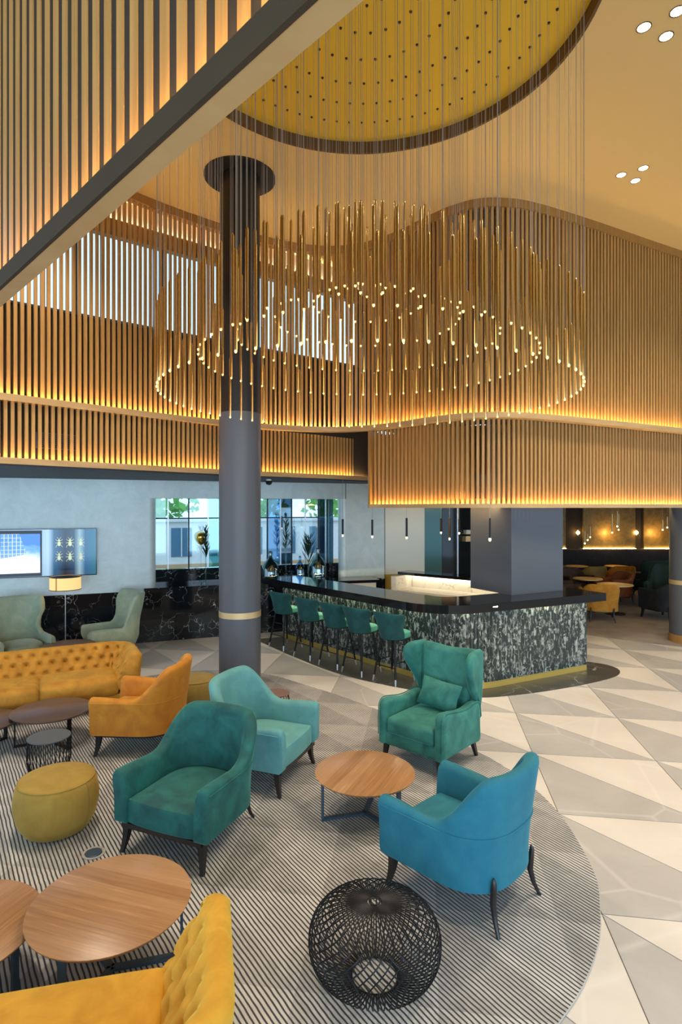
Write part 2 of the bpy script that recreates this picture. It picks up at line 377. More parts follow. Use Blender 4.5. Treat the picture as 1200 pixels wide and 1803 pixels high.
def struct(name, loc=(0, 0, 0), rz=0.0, label=None): return thing(name, label, None, loc, rz, None, 'structure')
def copy_tree(o, parent=None):
    c = o.copy(); COL.objects.link(c)
    if parent is not None: c.parent = parent
    for ch in list(o.children): copy_tree(ch, c)
    return c
def dup(o, label, loc, rz, group=None):
    c = copy_tree(o); c['label'] = label; c.location = loc; c.rotation_euler = (0, 0, rz)
    if group: c['group'] = group
    return c
def face(fx, fy): return math.atan2(fx, -fy)     # rotation that turns a thing's front (-y) towards (fx, fy)

# ---- 2-D curves
def catmull(P, step=0.04, closed=False):
    out = []; n = len(P)
    for i in range(n if closed else n-1):
        if closed: p0, p1, p2, p3 = P[i-1], P[i], P[(i+1) % n], P[(i+2) % n]
        else: p0, p1, p2, p3 = P[max(i-1, 0)], P[i], P[i+1], P[min(i+2, n-1)]
        m = max(2, int(math.hypot(p2[0]-p1[0], p2[1]-p1[1])/step))
        for k in range(m):
            u = k/m; q = []
            for d in (0, 1):
                q.append(0.5*(2*p1[d]+(p2[d]-p0[d])*u+(2*p0[d]-5*p1[d]+4*p2[d]-p3[d])*u*u+(3*p1[d]-p0[d]-3*p2[d]+p3[d])*u**3))
            out.append(tuple(q))
    if not closed: out.append(tuple(P[-1]))
    return out
def fillet(P, rads, n=14):
    out = [P[0]]
    for i in range(1, len(P)-1):
        a, b, c = (Vector(P[k]) for k in (i-1, i, i+1)); r = rads[i-1]
        d1 = (a-b).normalized(); d2 = (c-b).normalized(); ang = d1.angle(d2); tl = r/math.tan(ang/2)
        s0 = b+d1*tl; ctr = b+(d1+d2).normalized()*(r/math.sin(ang/2)); e0 = b+d2*tl
        a0 = math.atan2(s0.y-ctr.y, s0.x-ctr.x); a1 = math.atan2(e0.y-ctr.y, e0.x-ctr.x); da = (a1-a0+PI) % (2*PI)-PI
        for k in range(n+1): out.append((ctr.x+r*math.cos(a0+da*k/n), ctr.y+r*math.sin(a0+da*k/n)))
    out.append(P[-1]); return out
def normals(P):                                   # left-hand normals along a polyline
    o = []
    for i in range(len(P)):
        a, b = P[max(i-1, 0)], P[min(i+1, len(P)-1)]; dx, dy = b[0]-a[0], b[1]-a[1]; L = math.hypot(dx, dy) or 1
        o.append((-dy/L, dx/L))
    return o
def offset(P, d): return [(p[0]+n[0]*d, p[1]+n[1]*d) for p, n in zip(P, normals(P))]
def resample(P, pitch, start=0.0):                # points and headings at even steps
    out = []; nxt = start; acc = 0.0
    for a, b in zip(P[:-1], P[1:]):
        L = math.hypot(b[0]-a[0], b[1]-a[1])
        while nxt <= acc+L and L > 0:
            u = (nxt-acc)/L; out.append((a[0]+(b[0]-a[0])*u, a[1]+(b[1]-a[1])*u, math.atan2(b[1]-a[1], b[0]-a[0]))); nxt += pitch
        acc += L
    return out
def smooth01(x): x = max(0, min(1, x)); return x*x*(3-2*x)

# ------------------------------------------------------------------ THE SETTING: floor
floor = struct('floor')
MB().box((2, 8, -0.06), (30, 30, 0.10)).build('subfloor', 'grout', floor, False)
RUG = catmull([(-2.36, 9.41), (-1.28, 9.26), (-0.5, 8.62), (0.25, 7.86), (1.44, 6.37), (1.86, 5.31), (1.86, 4.33), (1.72, 3.84), (1.50, 3.42), (1.10, 2.96), (0.2, 2.2), (-1.6, 1.3), (-4.2, 1.5), (-6.0, 3.4), (-6.3, 5.8), (-5.2, 7.5), (-3.6, 8.75)], 0.15, True)
APRON_OUT = catmull([(-1.75, 11.7), (-0.81, 10.28), (0.0, 9.23), (0.94, 8.50), (1.81, 8.13), (2.43, 8.20), (3.37, 8.56), (4.25, 9.05), (4.56, 9.45), (4.50, 9.80), (4.25, 9.98)], 0.08)
def inside(p, poly):
    c = False; n = len(poly)
    for i in range(n):
        a, b = poly[i], poly[i-1]
        if (a[1] > p[1]) != (b[1] > p[1]) and p[0] < (b[0]-a[0])*(p[1]-a[1])/(b[1]-a[1])+a[0]: c = not c
    return c
g = 0.004
triA = MB().prism([(g, g), (GS-2.4*g, g), (g, GS-2.4*g)], -0.010, 0.0).mesh('tile', False)
triB = MB().prism([(GS-g, GS-g), (2.4*g, GS-g), (GS-g, 2.4*g)], -0.010, 0.0).mesh('tile', False)
def tri_prism(P): return MB().prism(P, -0.010, 0.0).mesh('tile', False)
# square cells cut from top-left to bottom-right: grey half holds the bottom-left corner
triA.materials.append(M['stone_grey']); triB.materials.append(M['stone_white'])
ga = math.atan2(GE1[1], GE1[0])
for i in range(-9, 6):
    for j in range(-6, 9):
        ox = GO[0]+(GE1[0]*i+GE2[0]*j)*GS; oy = GO[1]+(GE1[1]*i+GE2[1]*j)*GS
        cs = [(ox+(GE1[0]*a+GE2[0]*b)*GS, oy+(GE1[1]*a+GE2[1]*b)*GS) for a, b in ((0, 0), (1, 0), (1, 1), (0, 1), (.5, .5))]
        if all(inside(p, RUG) for p in cs): continue
        if not any(y > 1.5 and abs(x/y) < 0.72 for x, y in cs) or cs[4][1] > 13.3 or cs[4][1] < 2.2: continue
        if cs[4][1] > 12.98+.4*cs[4][0]+0.9: continue
        for me in (triA, triB): link('tile', me, floor, loc=(ox, oy, 0), rz=ga)

# marble border round the bar, in slabs
BAR_BASE = fillet([(-1.20, 11.85), (1.745, 8.27), (4.03, 9.46)], [0.75], 20)
def evenly(P, n):
    L = sum(math.dist(a, b) for a, b in zip(P, P[1:])); return [(x, y) for x, y, _ in resample(P, L/(n-1+1e-6))][:n]
ap_o = evenly(APRON_OUT, 81); ap_i = evenly(offset(BAR_BASE, 0.10)+[(3.80, 9.80)], 81)
for k in range(0, 80, 5):
    poly = ap_o[k:k+6]+list(reversed(ap_i[k:k+6]))
    cx = sum(p[0] for p in poly)/len(poly); cy = sum(p[1] for p in poly)/len(poly)
    MB().prism([(cx+(x-cx)*0.994, cy+(y-cy)*0.994) for x, y in poly], -0.008, 0.006).build('marble_slab', 'marble_apron', floor, False)
# far lounge carpet
MB().prism(catmull([(4.9, 12.3), (5.6, 11.7), (6.6, 11.0), (8.0, 10.6), (10, 10.6), (14, 11), (14, 20), (4.0, 20), (3.7, 14), (4.3, 12.8)], 0.2, True), -0.004, 0.008).build('carpet', 'lounge_carpet', floor, False)

# rug
rug = MB().prism(RUG, 0.0, 0.012).build('area_rug', 'rug_wool', None, False, label='large rounded grey rug with fine dark stripes under the lounge seats', cat='rug')
MB().tube([(x, y, 0.0065) for x, y in RUG], 0.0055, 6, True).build('binding', 'rug_edge', rug)

# ------------------------------------------------------------------ ceiling with round recess
CZ = 7.45; RC = (0.246, 5.59); RR = 2.18
ceil = struct('ceiling')
bm = bmesh.new()
outer = [(-10, -4), (15, -4), (15, 19.5), (3, 14.6), (0.9, 12.75), (-10, 4.5)]
ov = [bm.verts.new((x, y, CZ)) for x, y in outer]; iv = [bm.verts.new((RC[0]+RR*math.cos(2*PI*k/96), RC[1]+RR*math.sin(2*PI*k/96), CZ)) for k in range(96)]
ed = [bm.edges.new((ov[i], ov[(i+1) % len(ov)])) for i in range(len(ov))]+[bm.edges.new((iv[i], iv[(i+1) % 96])) for i in range(96)]
bmesh.ops.triangle_fill(bm, edges=ed, use_beauty=True)
me = bpy.data.meshes.new('ceiling_slab'); bm.to_mesh(me); bm.free(); me.materials.append(M['ceiling_warm_tint']); link('ceiling_slab', me, ceil)
REC = 0.14
MB().loft([[(RC[0]+r*math.cos(2*PI*k/96), RC[1]+r*math.sin(2*PI*k/96), z) for k in range(96)] for r, z in ((RR, CZ-0.012), (RR, CZ+REC), (RR+.03, CZ+REC), (RR+.03, CZ-0.012))], loop=True).build('recess_rim', 'rim_brown', ceil)
MB().lathe([(RR+.02, CZ+REC), (RR+.02, CZ+REC+.03)], 96, (RC[0], RC[1], 0)).build('recess_plate', 'recess_yellow', ceil)

# unseen upper walls added to hold daylight off the ceiling and upper slats
wf = struct('added_wall_front'); MB().box((2.5, -4.0, 5.75), (25, 0.2, 3.5)).build('upper_panel', 'cream_plaster', wf, False)
wlf = struct('added_wall_left'); MB().box((-10.0, 0.25, 5.75), (0.2, 8.5, 3.5)).build('upper_panel', 'cream_plaster', wlf, False)
wr = struct('added_wall_right'); MB().box((15.0, 7.5, 5.75), (0.2, 23, 3.5)).build('upper_panel', 'cream_plaster', wr, False)
# downlights: real lamps, three to a group
DL = [(1133, 48), (1172, 64), (1192, 20), (1093, 308), (1132, 296), (1118, 318), (788, 383), (861, 380)]
dl_words = ['upper right ceiling, leftmost of three', 'upper right ceiling, lowest of three', 'upper right ceiling, cut by the picture edge',
            'right ceiling, leftmost of the middle three', 'right ceiling, highest of the middle three', 'right ceiling, lowest of the middle three',
            'ceiling over the curved corner, left one', 'ceiling over the curved corner, right one']
DLX = [(3.26, 6.22), (3.68, 6.35), (3.40, 5.88)]
pts = []
for (u, vv) in DL:
    Y = 1017*(CZ-EYE)/(893.5-vv); pts.append(((u-600)/1017*Y, Y))
fill_spots = [(3.2, 2.0), (-2.3, 5.4), (-3.4, 6.6), (5.5, 5.0), (6.5, 8.5)]  # unseen spots without fixtures, added to brighten the floor
for k, (x, y) in enumerate(pts):
    d = thing('downlight', 'small round recessed downlight in ' + dl_words[k], 'downlight', (x, y, CZ), 0, 'ceiling downlights')
    r = 0.060
    MB().loft([[(q*math.cos(2*PI*i/20), q*math.sin(2*PI*i/20), z) for i in range(20)] for q, z in ((r, -0.004), (r+.012, -0.004), (r+.012, 0.0), (r, 0.0))], loop=True).build('trim_ring', 'rim_brown', d)
    MB().lathe([(r, -0.002), (r*.6, -0.0035)], 20).build('lens', 'downlight_glow', d)
def spot(loc, power, col=(1.0, 0.88, 0.72), size=1.95, r=0.12, rot=(0, 0, 0)):
    l = bpy.data.lights.new('downlight_fill_beam', 'SPOT'); l.energy = power; l.color = col; l.spot_size = size; l.spot_blend = 0.8; l.shadow_soft_size = r
    o = bpy.data.objects.new('downlight_fill_beam', l); COL.objects.link(o); o.location = loc; o.rotation_euler = rot
for (x, y) in [pts[0], (4.3, 6.9)]+fill_spots: spot((x, y, CZ-0.03), 360)  # first is a visible downlight, the others are added fill

# ------------------------------------------------------------------ curved slatted walls
LEDGE = catmull([(-7.6, 4.1), (-6.0, 5.7), (-4.34, 7.35), (-3.85, 7.86), (-3.32, 8.42), (-2.69, 9.06), (-2.03, 9.62), (-1.3, 10.12), (-0.6, 10.42), (0.0, 10.47), (0.5, 10.27), (0.97, 9.88), (1.38, 9.40), (1.77, 9.04), (2.17, 8.85), (2.62, 8.86), (3.1, 9.0), (4.23, 9.55), (6.32, 10.66), (9.5, 12.3)], 0.06)
LZ = 4.05
def slat_mesh(name, h, wd=0.046, dp=0.055):
    return MB().box((0, dp/2, h/2), (wd, dp, h)).mesh(name, False)
def slats(parent, path, z0, z1, pitch, mat, wd=0.046, dp=0.055, skip=None):
    me = slat_mesh('slat', z1-z0, wd, dp); me.materials.append(M[mat]); n = 0
    for x, y, a in resample(path, pitch):
        if skip and skip(x, y): continue
        link('slat', me, parent, loc=(x, y, z0), rz=a); n += 1
    return n
def ledge(parent, path, z, lip=0.085, depth=0.17, mat='oak_trim', lipmat=None, led='led_warm'):
    MB().ribbon(path, offset(path, depth), z, z+0.02).build('ledge_board', mat, parent, True, 30)
    MB().ribbon(offset(path, -0.001), offset(path, 0.018), z-0.001, z+lip).build('ledge_lip', lipmat or mat, parent, True, 30)
    MB().ribbon(offset(path, 0.035), offset(path, 0.055), z+0.025, z+0.040).build('led_strip', led, parent, False)
wu = struct('wall_upper', label='tall curved wall of oak slats around the double-height lounge')
ledge(wu, LEDGE, LZ)
vis = lambda x, y: not (y > 0 and -0.75 < x/y < 0.80)
slats(wu, offset(LEDGE, 0.10), LZ+0.02, CZ-0.13, 0.083, 'oak', 0.043, 0.034, vis)
MB().ribbon(offset(LEDGE, 0.07), offset(LEDGE, 0.20), CZ-0.13, CZ).build('top_rail', 'oak_dark', wu, True, 30)
for x, y, a in resample(offset(LEDGE, 0.185), 0.83, 0.2):
    if not vis(x, y) and x < 0.4: MB().box((0, 0.02, 1.66), (0.06, 0.03, 3.3)).build('post', 'oak_dark', wu, False, loc=(x, y, LZ+0.02), rz=a)
# backing of the right-hand convex part
back_r = [p for p in offset(LEDGE, 0.22) if p[0] > 0.55]
MB().ribbon(back_r, offset(back_r, 0.04), LZ, CZ).build('backing', 'backing_brown', wu, True, 30)

lid = [p for p in LEDGE if p[0] > 0.5]
MB().ribbon(offset(lid, 0.16), offset(lid, 0.92), LZ+0.021, LZ+0.04).build('floor_lid', 'backing_dark', wu, False)
# clerestory wall behind the left slats
ca_ = math.atan(0.754); cl = struct('wall_clerestory', (-4.5, 8.2, 0), ca_)
def lbox(p, name, x0, x1, y0, y1, z0, z1, mat, **kw):
    return MB().box(((x0+x1)/2, (y0+y1)/2, (z0+z1)/2), (x1-x0, y1-y0, z1-z0)).build(name, mat, p, False, **kw)
SILL, HEAD = 5.54, 6.86
lbox(cl, 'lower_panel', -4.5, 6.6, 0, 0.08, 3.3, SILL, 'backing_dark')
lbox(cl, 'upper_panel', -4.5, 6.6, 0, 0.08, HEAD+0.16, CZ, 'cream_plaster')
lbox(cl, 'window_head', -4.5, 6.6, -0.05, 0.08, HEAD, HEAD+0.16, 'oak_dark')
lbox(cl, 'led_strip', -4.5, 6.05, -0.035, -0.01, HEAD+0.165, HEAD+0.175, 'led_cove')
lbox(cl, 'head_lip', -4.5, 6.05, -0.062, -0.05, HEAD+0.05, HEAD+0.25, 'oak_dark')
lbox(cl, 'end_panel', 6.05, 6.6, 0.0, 0.09, SILL, HEAD, 'backing_brown')
w2 = struct('window_2', (-4.5, 8.2, 0), ca_)
lbox(w2, 'window_sill', -4.5, 6.05, -0.03, 0.09, SILL, SILL+0.03, 'column_grey')
for k in range(9):
    x = -4.5+k*1.3
    lbox(w2, 'mullion', x-0.02, x+0.02, 0.0, 0.06, SILL+.03, HEAD, 'column_grey')
    if k < 8: lbox(w2, 'pane', x+0.02, min(x+1.28, 6.05), 0.03, 0.036, SILL+.03, HEAD, 'pane_clear')

# lower left slatted band, soffit
LB = catmull([(-7.2, 4.45), (-6.0, 5.62), (-4.3, 7.32), (-2.04, 9.65), (-0.9, 10.66), (0.0, 11.42), (0.9, 12.3)], 0.08)
BZ = 3.23
wl = struct('wall_lower', label='low band of oak slats under the curved ledge at left')
ledge(wl, LB, BZ, 0.08, 0.15)
slats(wl, offset(LB, 0.09), BZ+0.02, LZ+0.02, 0.083, 'oak', 0.042, 0.034, vis)
MB().ribbon(offset(LB, 0.20), offset(LB, 0.24), BZ, LZ+0.03).build('backing', 'backing_dark', wl, True, 30)
gr = [q for q in resample(offset(LB, 0.185), 0.01) if 62 < 600+1017*q[0]/q[1] < 140]
gx = [gr[0], gr[-1]]; gl = math.hypot(gx[1][0]-gx[0][0], gx[1][1]-gx[0][1])
gv = thing('air_grille', 'dark slotted air vent grille behind the lower left oak slats', 'vent', (gx[0][0], gx[0][1], 3.47), gx[0][2])
lbox(gv, 'frame', 0, gl, 0.002, 0.012, 0, 0.22, 'column_grey')
for k in range(7): lbox(gv, 'louvre', 0.02, gl-0.02, -0.012, 0.0, 0.02+k*0.028, 0.034+k*0.028, 'backing_dark')
so = struct('ceiling_soffit', label='dark grey low ceiling behind the slatted bands')
MB().prism([(x, y) for x, y in offset(LB, 0.10)]+[(1.2, 12.0), (1.6, 11.0), (3.0, 10.4), (9, 13.2), (15, 16), (15, 21), (3.2, 21), (3.2, 14.4), (-9, 9.5)], BZ-0.02, BZ+0.03).build('soffit_board', 'soffit_grey', so, False)
MB().ribbon([(3.0, 10.6), (9, 13.4)], [(3.0, 10.7), (9, 13.5)], BZ, LZ).build('bulkhead_back', 'backing_dark', so, False)

# bulkhead of slats over the bar
BK = [p for p in offset(LEDGE, 0.13) if p[0] > 0.50]
KZ = 2.665
wb = struct('wall_bar', label='slatted oak bulkhead hanging over the bar')
ledge(wb, BK, KZ, 0.065, 0.15)
slats(wb, offset(BK, 0.075), KZ+0.02, LZ+0.01, 0.083, 'oak', 0.040, 0.05, vis)
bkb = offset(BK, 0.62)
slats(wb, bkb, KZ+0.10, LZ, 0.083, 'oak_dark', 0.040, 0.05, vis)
MB().ribbon(offset(BK, 0.50), offset(BK, 0.52), KZ, KZ+0.15).build('rear_rail', 'oak_trim', wb, True, 30)
MB().ribbon(offset(BK, 0.55), offset(BK, 0.57), KZ+0.08, KZ+0.09).build('rear_led_strip', 'led_warm', wb, False)
MB().ribbon(offset(BK, 0.72), offset(BK, 0.75), BZ, LZ).build('rear_backing', 'backing_brown', wb, True, 30)
e0 = BK[0]; nn0 = normals(BK)[0]
MB().bar((e0[0], e0[1], (KZ+LZ)/2), (e0[0]+nn0[0]*.62, e0[1]+nn0[1]*.62, (KZ+LZ)/2), 0.04, LZ-KZ).build('end_panel', 'oak_dark', wb, False)

# near slatted screen above the camera's left
HN = 1.2; PI_N = 0.758*HN; PO_N = 0.837*HN
ws = struct('wall_stair', label='near slatted screen with a pale timber soffit, upper left')
r2 = math.sqrt(.5)
def NP(p, tt): return (r2*(p-tt), r2*(p+tt))
A = [NP(PO_N, -2.0+k*0.25) for k in range(46)]; B = [NP(PI_N, -2.0+k*0.25) for k in range(46)]
zn = EYE+HN
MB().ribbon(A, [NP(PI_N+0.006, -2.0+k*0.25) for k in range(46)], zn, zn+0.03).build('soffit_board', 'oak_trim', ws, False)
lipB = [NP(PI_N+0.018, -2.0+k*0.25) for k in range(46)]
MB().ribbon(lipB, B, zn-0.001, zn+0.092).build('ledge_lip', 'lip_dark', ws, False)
bk1 = [NP(PO_N-0.001, -2.0+k*0.25) for k in range(46)]; bk0 = [NP(PO_N-0.012, -2.0+k*0.25) for k in range(46)]
MB().ribbon(bk1, bk0, zn+0.001, CZ).build('backing', 'backing_dark', ws, False)
led0 = [NP(PI_N+0.03, -2.0+k*0.25) for k in range(46)]; led1 = [NP(PI_N+0.042, -2.0+k*0.25) for k in range(46)]
MB().ribbon(led1, led0, zn+0.035, zn+0.045).build('led_strip', 'led_screen', ws, False)
sl = [NP(PI_N+0.078, -1.9+k*0.1) for k in range(110)]
me = MB().box((0, -0.02, (CZ-zn-0.03)/2), (0.062, 0.04, CZ-zn-0.03)).mesh('slat', False); me.materials.append(M['oak'])
for x, y, a in resample(sl, 0.1175):
    link('slat', me, ws, loc=(x, y, zn+0.03), rz=a)

# ------------------------------------------------------------------ back wall with TV, mirror niche, bar panels
WA = math.atan2(0.3714, 0.9285); W0 = (-3.71, 11.5, 0)
bw = struct('wall_back', W0, WA)
DZ = 1.02
lbox(bw, 'plaster', -6.5, -0.10, 0, 0.5, DZ, BZ, 'silver_leaf')
lbox(bw, 'lintel', -0.10, 4.1, 0, 0.5, 2.86, BZ, 'silver_leaf')
lbox(bw, 'plaster', 4.12, 5.08, 0, 0.5, DZ, BZ, 'silver_leaf')
for x in (-0.10, 4.12): MB().lathe([(0.13, DZ), (0.13, 2.86)], 28, (x, 0.13, 0)).build('jamb', 'silver_leaf', bw)
lbox(bw, 'wall_core', -6.5, 5.08, 0.03, 0.5, 0, DZ-0.02, 'backing_dark')
xs = [-6.5, -5.35, -4.2, -3.05, -1.9, -0.75, 0.4, 1.55, 2.7, 3.9, 5.08]
for a, b in zip(xs[:-1], xs[1:]): lbox(bw, 'dado_panel', a+0.003, b-0.003, -0.03, 0.03, 0, DZ, 'marble_black')
lbox(bw, 'niche_ledge', -0.2, 4.1, -0.05, 0.47, DZ, DZ+0.05, 'marble_black')
lbox(bw, 'niche_upstand', -0.05, 4.1, 0.42, 0.47, DZ+0.05, 1.36, 'marble_black')
lbox(bw, 'niche_sill', -0.05, 4.1, 0.36, 0.5, 1.36, 1.39, 'marble_black')
w1 = struct('mirror_niche', W0, WA)  # mirrored panels built as see-through panes, their reflection modelled behind
cols = [0.0, 0.30, 0.72, 1.12, 1.42, 1.66, 1.95, 2.25, 2.42, 2.72, 2.98, 3.30, 3.62, 3.80, 4.0]
gm = ['pane_clear', 'pane_clear', 'pane_clear', 'pane_teal', 'pane_clear', 'pane_teal', 'pane_clear', 'pane_clear', 'pane_blue', 'pane_smoke', 'pane_clear', 'pane_clear', 'pane_smoke', 'pane_smoke']
for k in range(len(cols)-1):
    lbox(w1, 'mullion', cols[k]-0.012, cols[k]+0.012, 0.44, 0.49, 1.39, 2.86, 'black_metal' if k % 2 == 0 else 'steel')
    lbox(w1, 'pane', cols[k]+0.012, cols[k+1]-0.012, 0.46, 0.466, 1.39, 2.86, gm[k])
lbox(w1, 'transom', 0.0, 3.6, 0.445, 0.485, 2.43, 2.455, 'black_metal')
# panels behind the bar
lbox(bw, 'pale_panel', 5.09, 6.13, -0.02, 0.3, 1.12, BZ, 'champagne_panel')
lbox(bw, 'yellow_reflection', 5.09, 6.13, -0.025, 0.3, 0.0, 1.12, 'yellow_reflection')  # lower half of one glossy panel, coloured like the yellow it reflects
lbox(bw, 'teal_panel', 6.14, 6.62, 0.0, 0.3, 0.0, BZ, 'teal_glass_panel')
lbox(bw, 'dark_panel', 6.63, 7.02, 0.0, 0.3, 0.0, BZ, 'dark_glass')
lbox(bw, 'panel_trim', 7.03, 7.07, -0.03, 0.3, 0.0, BZ, 'steel')
lbox(bw, 'dark_panel', 7.08, 9.2, 0.0, 0.3, 0.0, BZ, 'dark_glass')
# street reflected in the mirror niche, built as objects behind its panes
og = struct('reflected_ground'); MB().prism([(-14, 12.2), (-3.4, 13.2), (6, 17), (20, 40), (-30, 40)], -0.3, -0.2).build('paving', 'pavement', og, False)
fb = thing('reflected_building', 'pale rendered house across the street standing in for the mirror niche reflection', 'building', (-3.0, 24.5, -0.2), WA)
lbox(fb, 'facade_wall', -9, 9, 0, 0.5, 0, 2.3, 'facade_pale')
lbox(fb, 'cornice', -9, 9, -0.12, 0.5, 2.3, 2.42, 'facade_pale')
for k in range(12):
    x = -8.4+k*1.45
    wn_ = lbox(fb, 'window', x, x+0.8, -0.03, 0.02, 0.9, 2.05, 'facade_glass'); lbox(wn_, 'glazing_bar', x+0.38, x+0.42, -0.05, -0.03, 0.9, 2.05, 'facade_pale')
lbox(fb, 'plinth', -9, 9, -0.06, 0.0, 0, 0.6, 'terracotta')
def tree(loc, h, r, words, leaf='leaf_out', n=260):
    o = thing('reflected_tree', words, 'tree', loc, 0, 'trees standing in for the niche reflection')
    MB().tube([(0, 0, 0), (0.05, 0, h*.5), (0, 0.05, h*.8)], [0.12, 0.09, 0.05], 7).build('trunk', 'oak_dark', o)
    b = MB()
    for _ in range(n):
        d = Vector((random.gauss(0, 1), random.gauss(0, 1), random.gauss(0, 1))).normalized()*r*random.uniform(.55, 1.0)
        c = Vector((0, 0, h))+Vector((d.x, d.y, d.z*.75)); s_ = random.uniform(.14, .30)
        a1 = Vector((random.uniform(-1, 1), random.uniform(-1, 1), random.uniform(-1, 1))).normalized()*s_; a2 = d.cross(a1).normalized()*s_ if d.cross(a1).length > 0 else Vector((s_, 0, 0))
        b.add([c-a1, c+a2*.6, c+a1, c-a2*.6+Vector((0, 0, .05))], [(0, 1, 2, 3)])
    b.build('crown', leaf, o, False)
for k, (x, y, h, r, wd_) in enumerate([(-11.5, 24.6, 3.1, 1.6, 'leafy green street tree, leftmost of the mirror niche reflection'), (-7.9, 25.8, 3.3, 1.7, 'leafy green street tree second from left of the mirror niche reflection'), (-4.2, 27.2, 3.1, 1.7, 'leafy green street tree beside the column in the mirror niche reflection'), (-0.3, 28.7, 3.3, 1.8, 'leafy green street tree, rightmost of the mirror niche reflection')]):
    tree((x, y, -0.2), h, r, wd_)

# lounge back wall at far right
lw = struct('wall_lounge', (0, 0, 0))
lbox(lw, 'wall_base', 3.3, 15, 20.0, 20.3, 0, BZ, 'backing_dark')
for x0, x1 in ((5.6, 7.75), (8.35, 10.15), (10.45, 12.3)):
    lbox(lw, 'bronze_panel', x0, x1, 19.93, 20.0, 1.26, BZ, 'bronze_leaf')
    lbox(lw, 'led_strip', x0, x1, 19.90, 19.92, 1.245, 1.26, 'led_warm')
lbox(lw, 'added_side_wall', 14.0, 14.2, 12.5, 20, 0, BZ, 'backing_dark')  # unseen wall added to keep daylight out of the lounge
lbox(lw, 'partition', 3.25, 3.4, 14.2, 20, 0, BZ, 'backing_dark')

BTOP = 1.26
# ------------------------------------------------------------------ columns
def round_column(name, words, x, y, r, band, top, disc=None):
    c = thing(name, words, 'column', (x, y, 0))
    MB().lathe([(r, 0), (r, band), (r, band+.06), (r, 4.02)], 40).build('shaft', 'column_grey', c)
    MB().lathe([(r+.004, band), (r+.004, band+.085)], 40).build('gold_band', 'brass_band', c)
    if disc:
        MB().lathe([(r-.012, 4.02), (r-.012, top)], 40).build('upper_shaft', 'column_black', c)
        MB().lathe([(disc, top-.03), (disc, top)], 48).build('ceiling_disc', 'column_black', c)
    else: MB().lathe([(r+.02, 0), (r+.02, 0.16)], 40).build('plinth', 'oak_dark', c)
    return c
round_column('round_column', 'tall dark grey round column with a gold band standing on the rug', -1.46, 8.35, 0.298, 1.105, CZ, 0.51)
round_column('round_column', 'dark grey round column cut by the right picture edge beside the lounge', 6.87, 11.5, 0.30, 1.15, 4.0)
SA = math.atan2(0.47, 0.88)
sq = thing('square_column', 'wide square dark grey column rising from the bar counter', 'column', (2.735, 9.28, 0), SA)
lbox(sq, 'shaft', 0.0, 1.18, 0.0, 0.98, BTOP, 3.9, 'column_grey')

# ------------------------------------------------------------------ bar
BTOP = 1.26
bar = thing('bar_counter', 'curved bar with vertical green marble strips and thick black counter', 'bar')
body_in = offset(BAR_BASE, 0.34)
MB().ribbon(offset(BAR_BASE, 0.03), body_in, 0.10, BTOP-0.12).build('body', 'marble_black', bar, True, 30)
MB().ribbon(offset(BAR_BASE, 0.012), offset(BAR_BASE, 0.30), 0.0, 0.10).build('kickplate', 'brass', bar, True, 30)
st = MB(); ring = [(-0.026, 0.03), (-0.026, 0.008), (-0.016, 0.0), (0.016, 0.0), (0.026, 0.008), (0.026, 0.03)]
st.loft([[(x, y, 0.10) for x, y in ring], [(x, y, BTOP-0.125) for x, y in ring]])
stm = st.mesh('marble_strip', False); stm.materials.append(M['marble_strip'])
for x, y, a in resample(BAR_BASE, 0.054, 0.027): link('marble_strip', stm, bar, loc=(x, y, 0), rz=a)
ex, ey, ea = resample(BAR_BASE, 0.001)[-1]
for k in range(6): link('marble_strip', stm, bar, loc=(ex+0.01-math.sin(ea)*(0.04+k*.054), ey+math.cos(ea)*(0.04+k*.054), 0), rz=ea+PI/2)
C_OUT = fillet([(-1.60, 11.66), (1.40, 8.10), (4.36, 9.50)], [0.85], 20)
C_IN = fillet([(-1.05, 12.13), (1.60, 9.02), (3.98, 10.20)], [0.30], 20)
c1 = resample(C_OUT, sum(math.dist(a, b) for a, b in zip(C_OUT, C_OUT[1:]))/80.01); c2 = resample(C_IN, sum(math.dist(a, b) for a, b in zip(C_IN, C_IN[1:]))/80.01)
MB().ribbon([p[:2] for p in c1[:81]], [p[:2] for p in c2[:81]], BTOP-0.045, BTOP).build('counter_top', 'black_gloss', bar, True, 30)
co = [p[:2] for p in c1[:81]]; MB().ribbon(co, offset(co, 0.03), BTOP-0.125, BTOP-0.045).build('counter_fascia', 'black_gloss', bar, True, 30)
lp = offset(BAR_BASE, -0.030); MB().ribbon(lp, offset(lp, 0.018), BTOP-0.060, BTOP-0.048).build('led_strip', 'led_bar', bar, False)
# back of the bar: raised counter with lit white marble worktop
wk = thing('back_bar_station', 'back bar station with lit white marble worktop and black raised ledge', 'counter', (1.42, 12.7, 0), math.atan2(-1.05, 1.3))
lbox(wk, 'cabinet', 0.0, 2.6, -0.30, 0.30, 0, 0.86, 'steel')
lbox(wk, 'worktop', -0.02, 2.6, -0.34, 0.30, 0.86, 0.90, 'marble_white')
lbox(wk, 'splashback', 0.0, 2.6, 0.28, 0.32, 0.90, 1.16, 'marble_white')
lbox(wk, 'side_panel', -0.14, -0.02, -0.36, 0.34, 0, 1.18, 'marble_white')
lbox(wk, 'raised_ledge', -0.22, 2.6, 0.02, 0.46, 1.18, 1.24, 'black_gloss')
lbox(wk, 'led_strip', 0.0, 2.6, 0.20, 0.22, 1.165, 1.18, 'led_station')
for k in range(4):
    d_ = lbox(wk, 'fridge_door', 0.06+k*0.62, 0.62+k*0.62, -0.325, -0.30, 0.12, 0.80, 'column_black')
    lbox(d_, 'door_frame', 0.06+k*0.62, 0.62+k*0.62, -0.335, -0.325, 0.72, 0.80, 'steel')
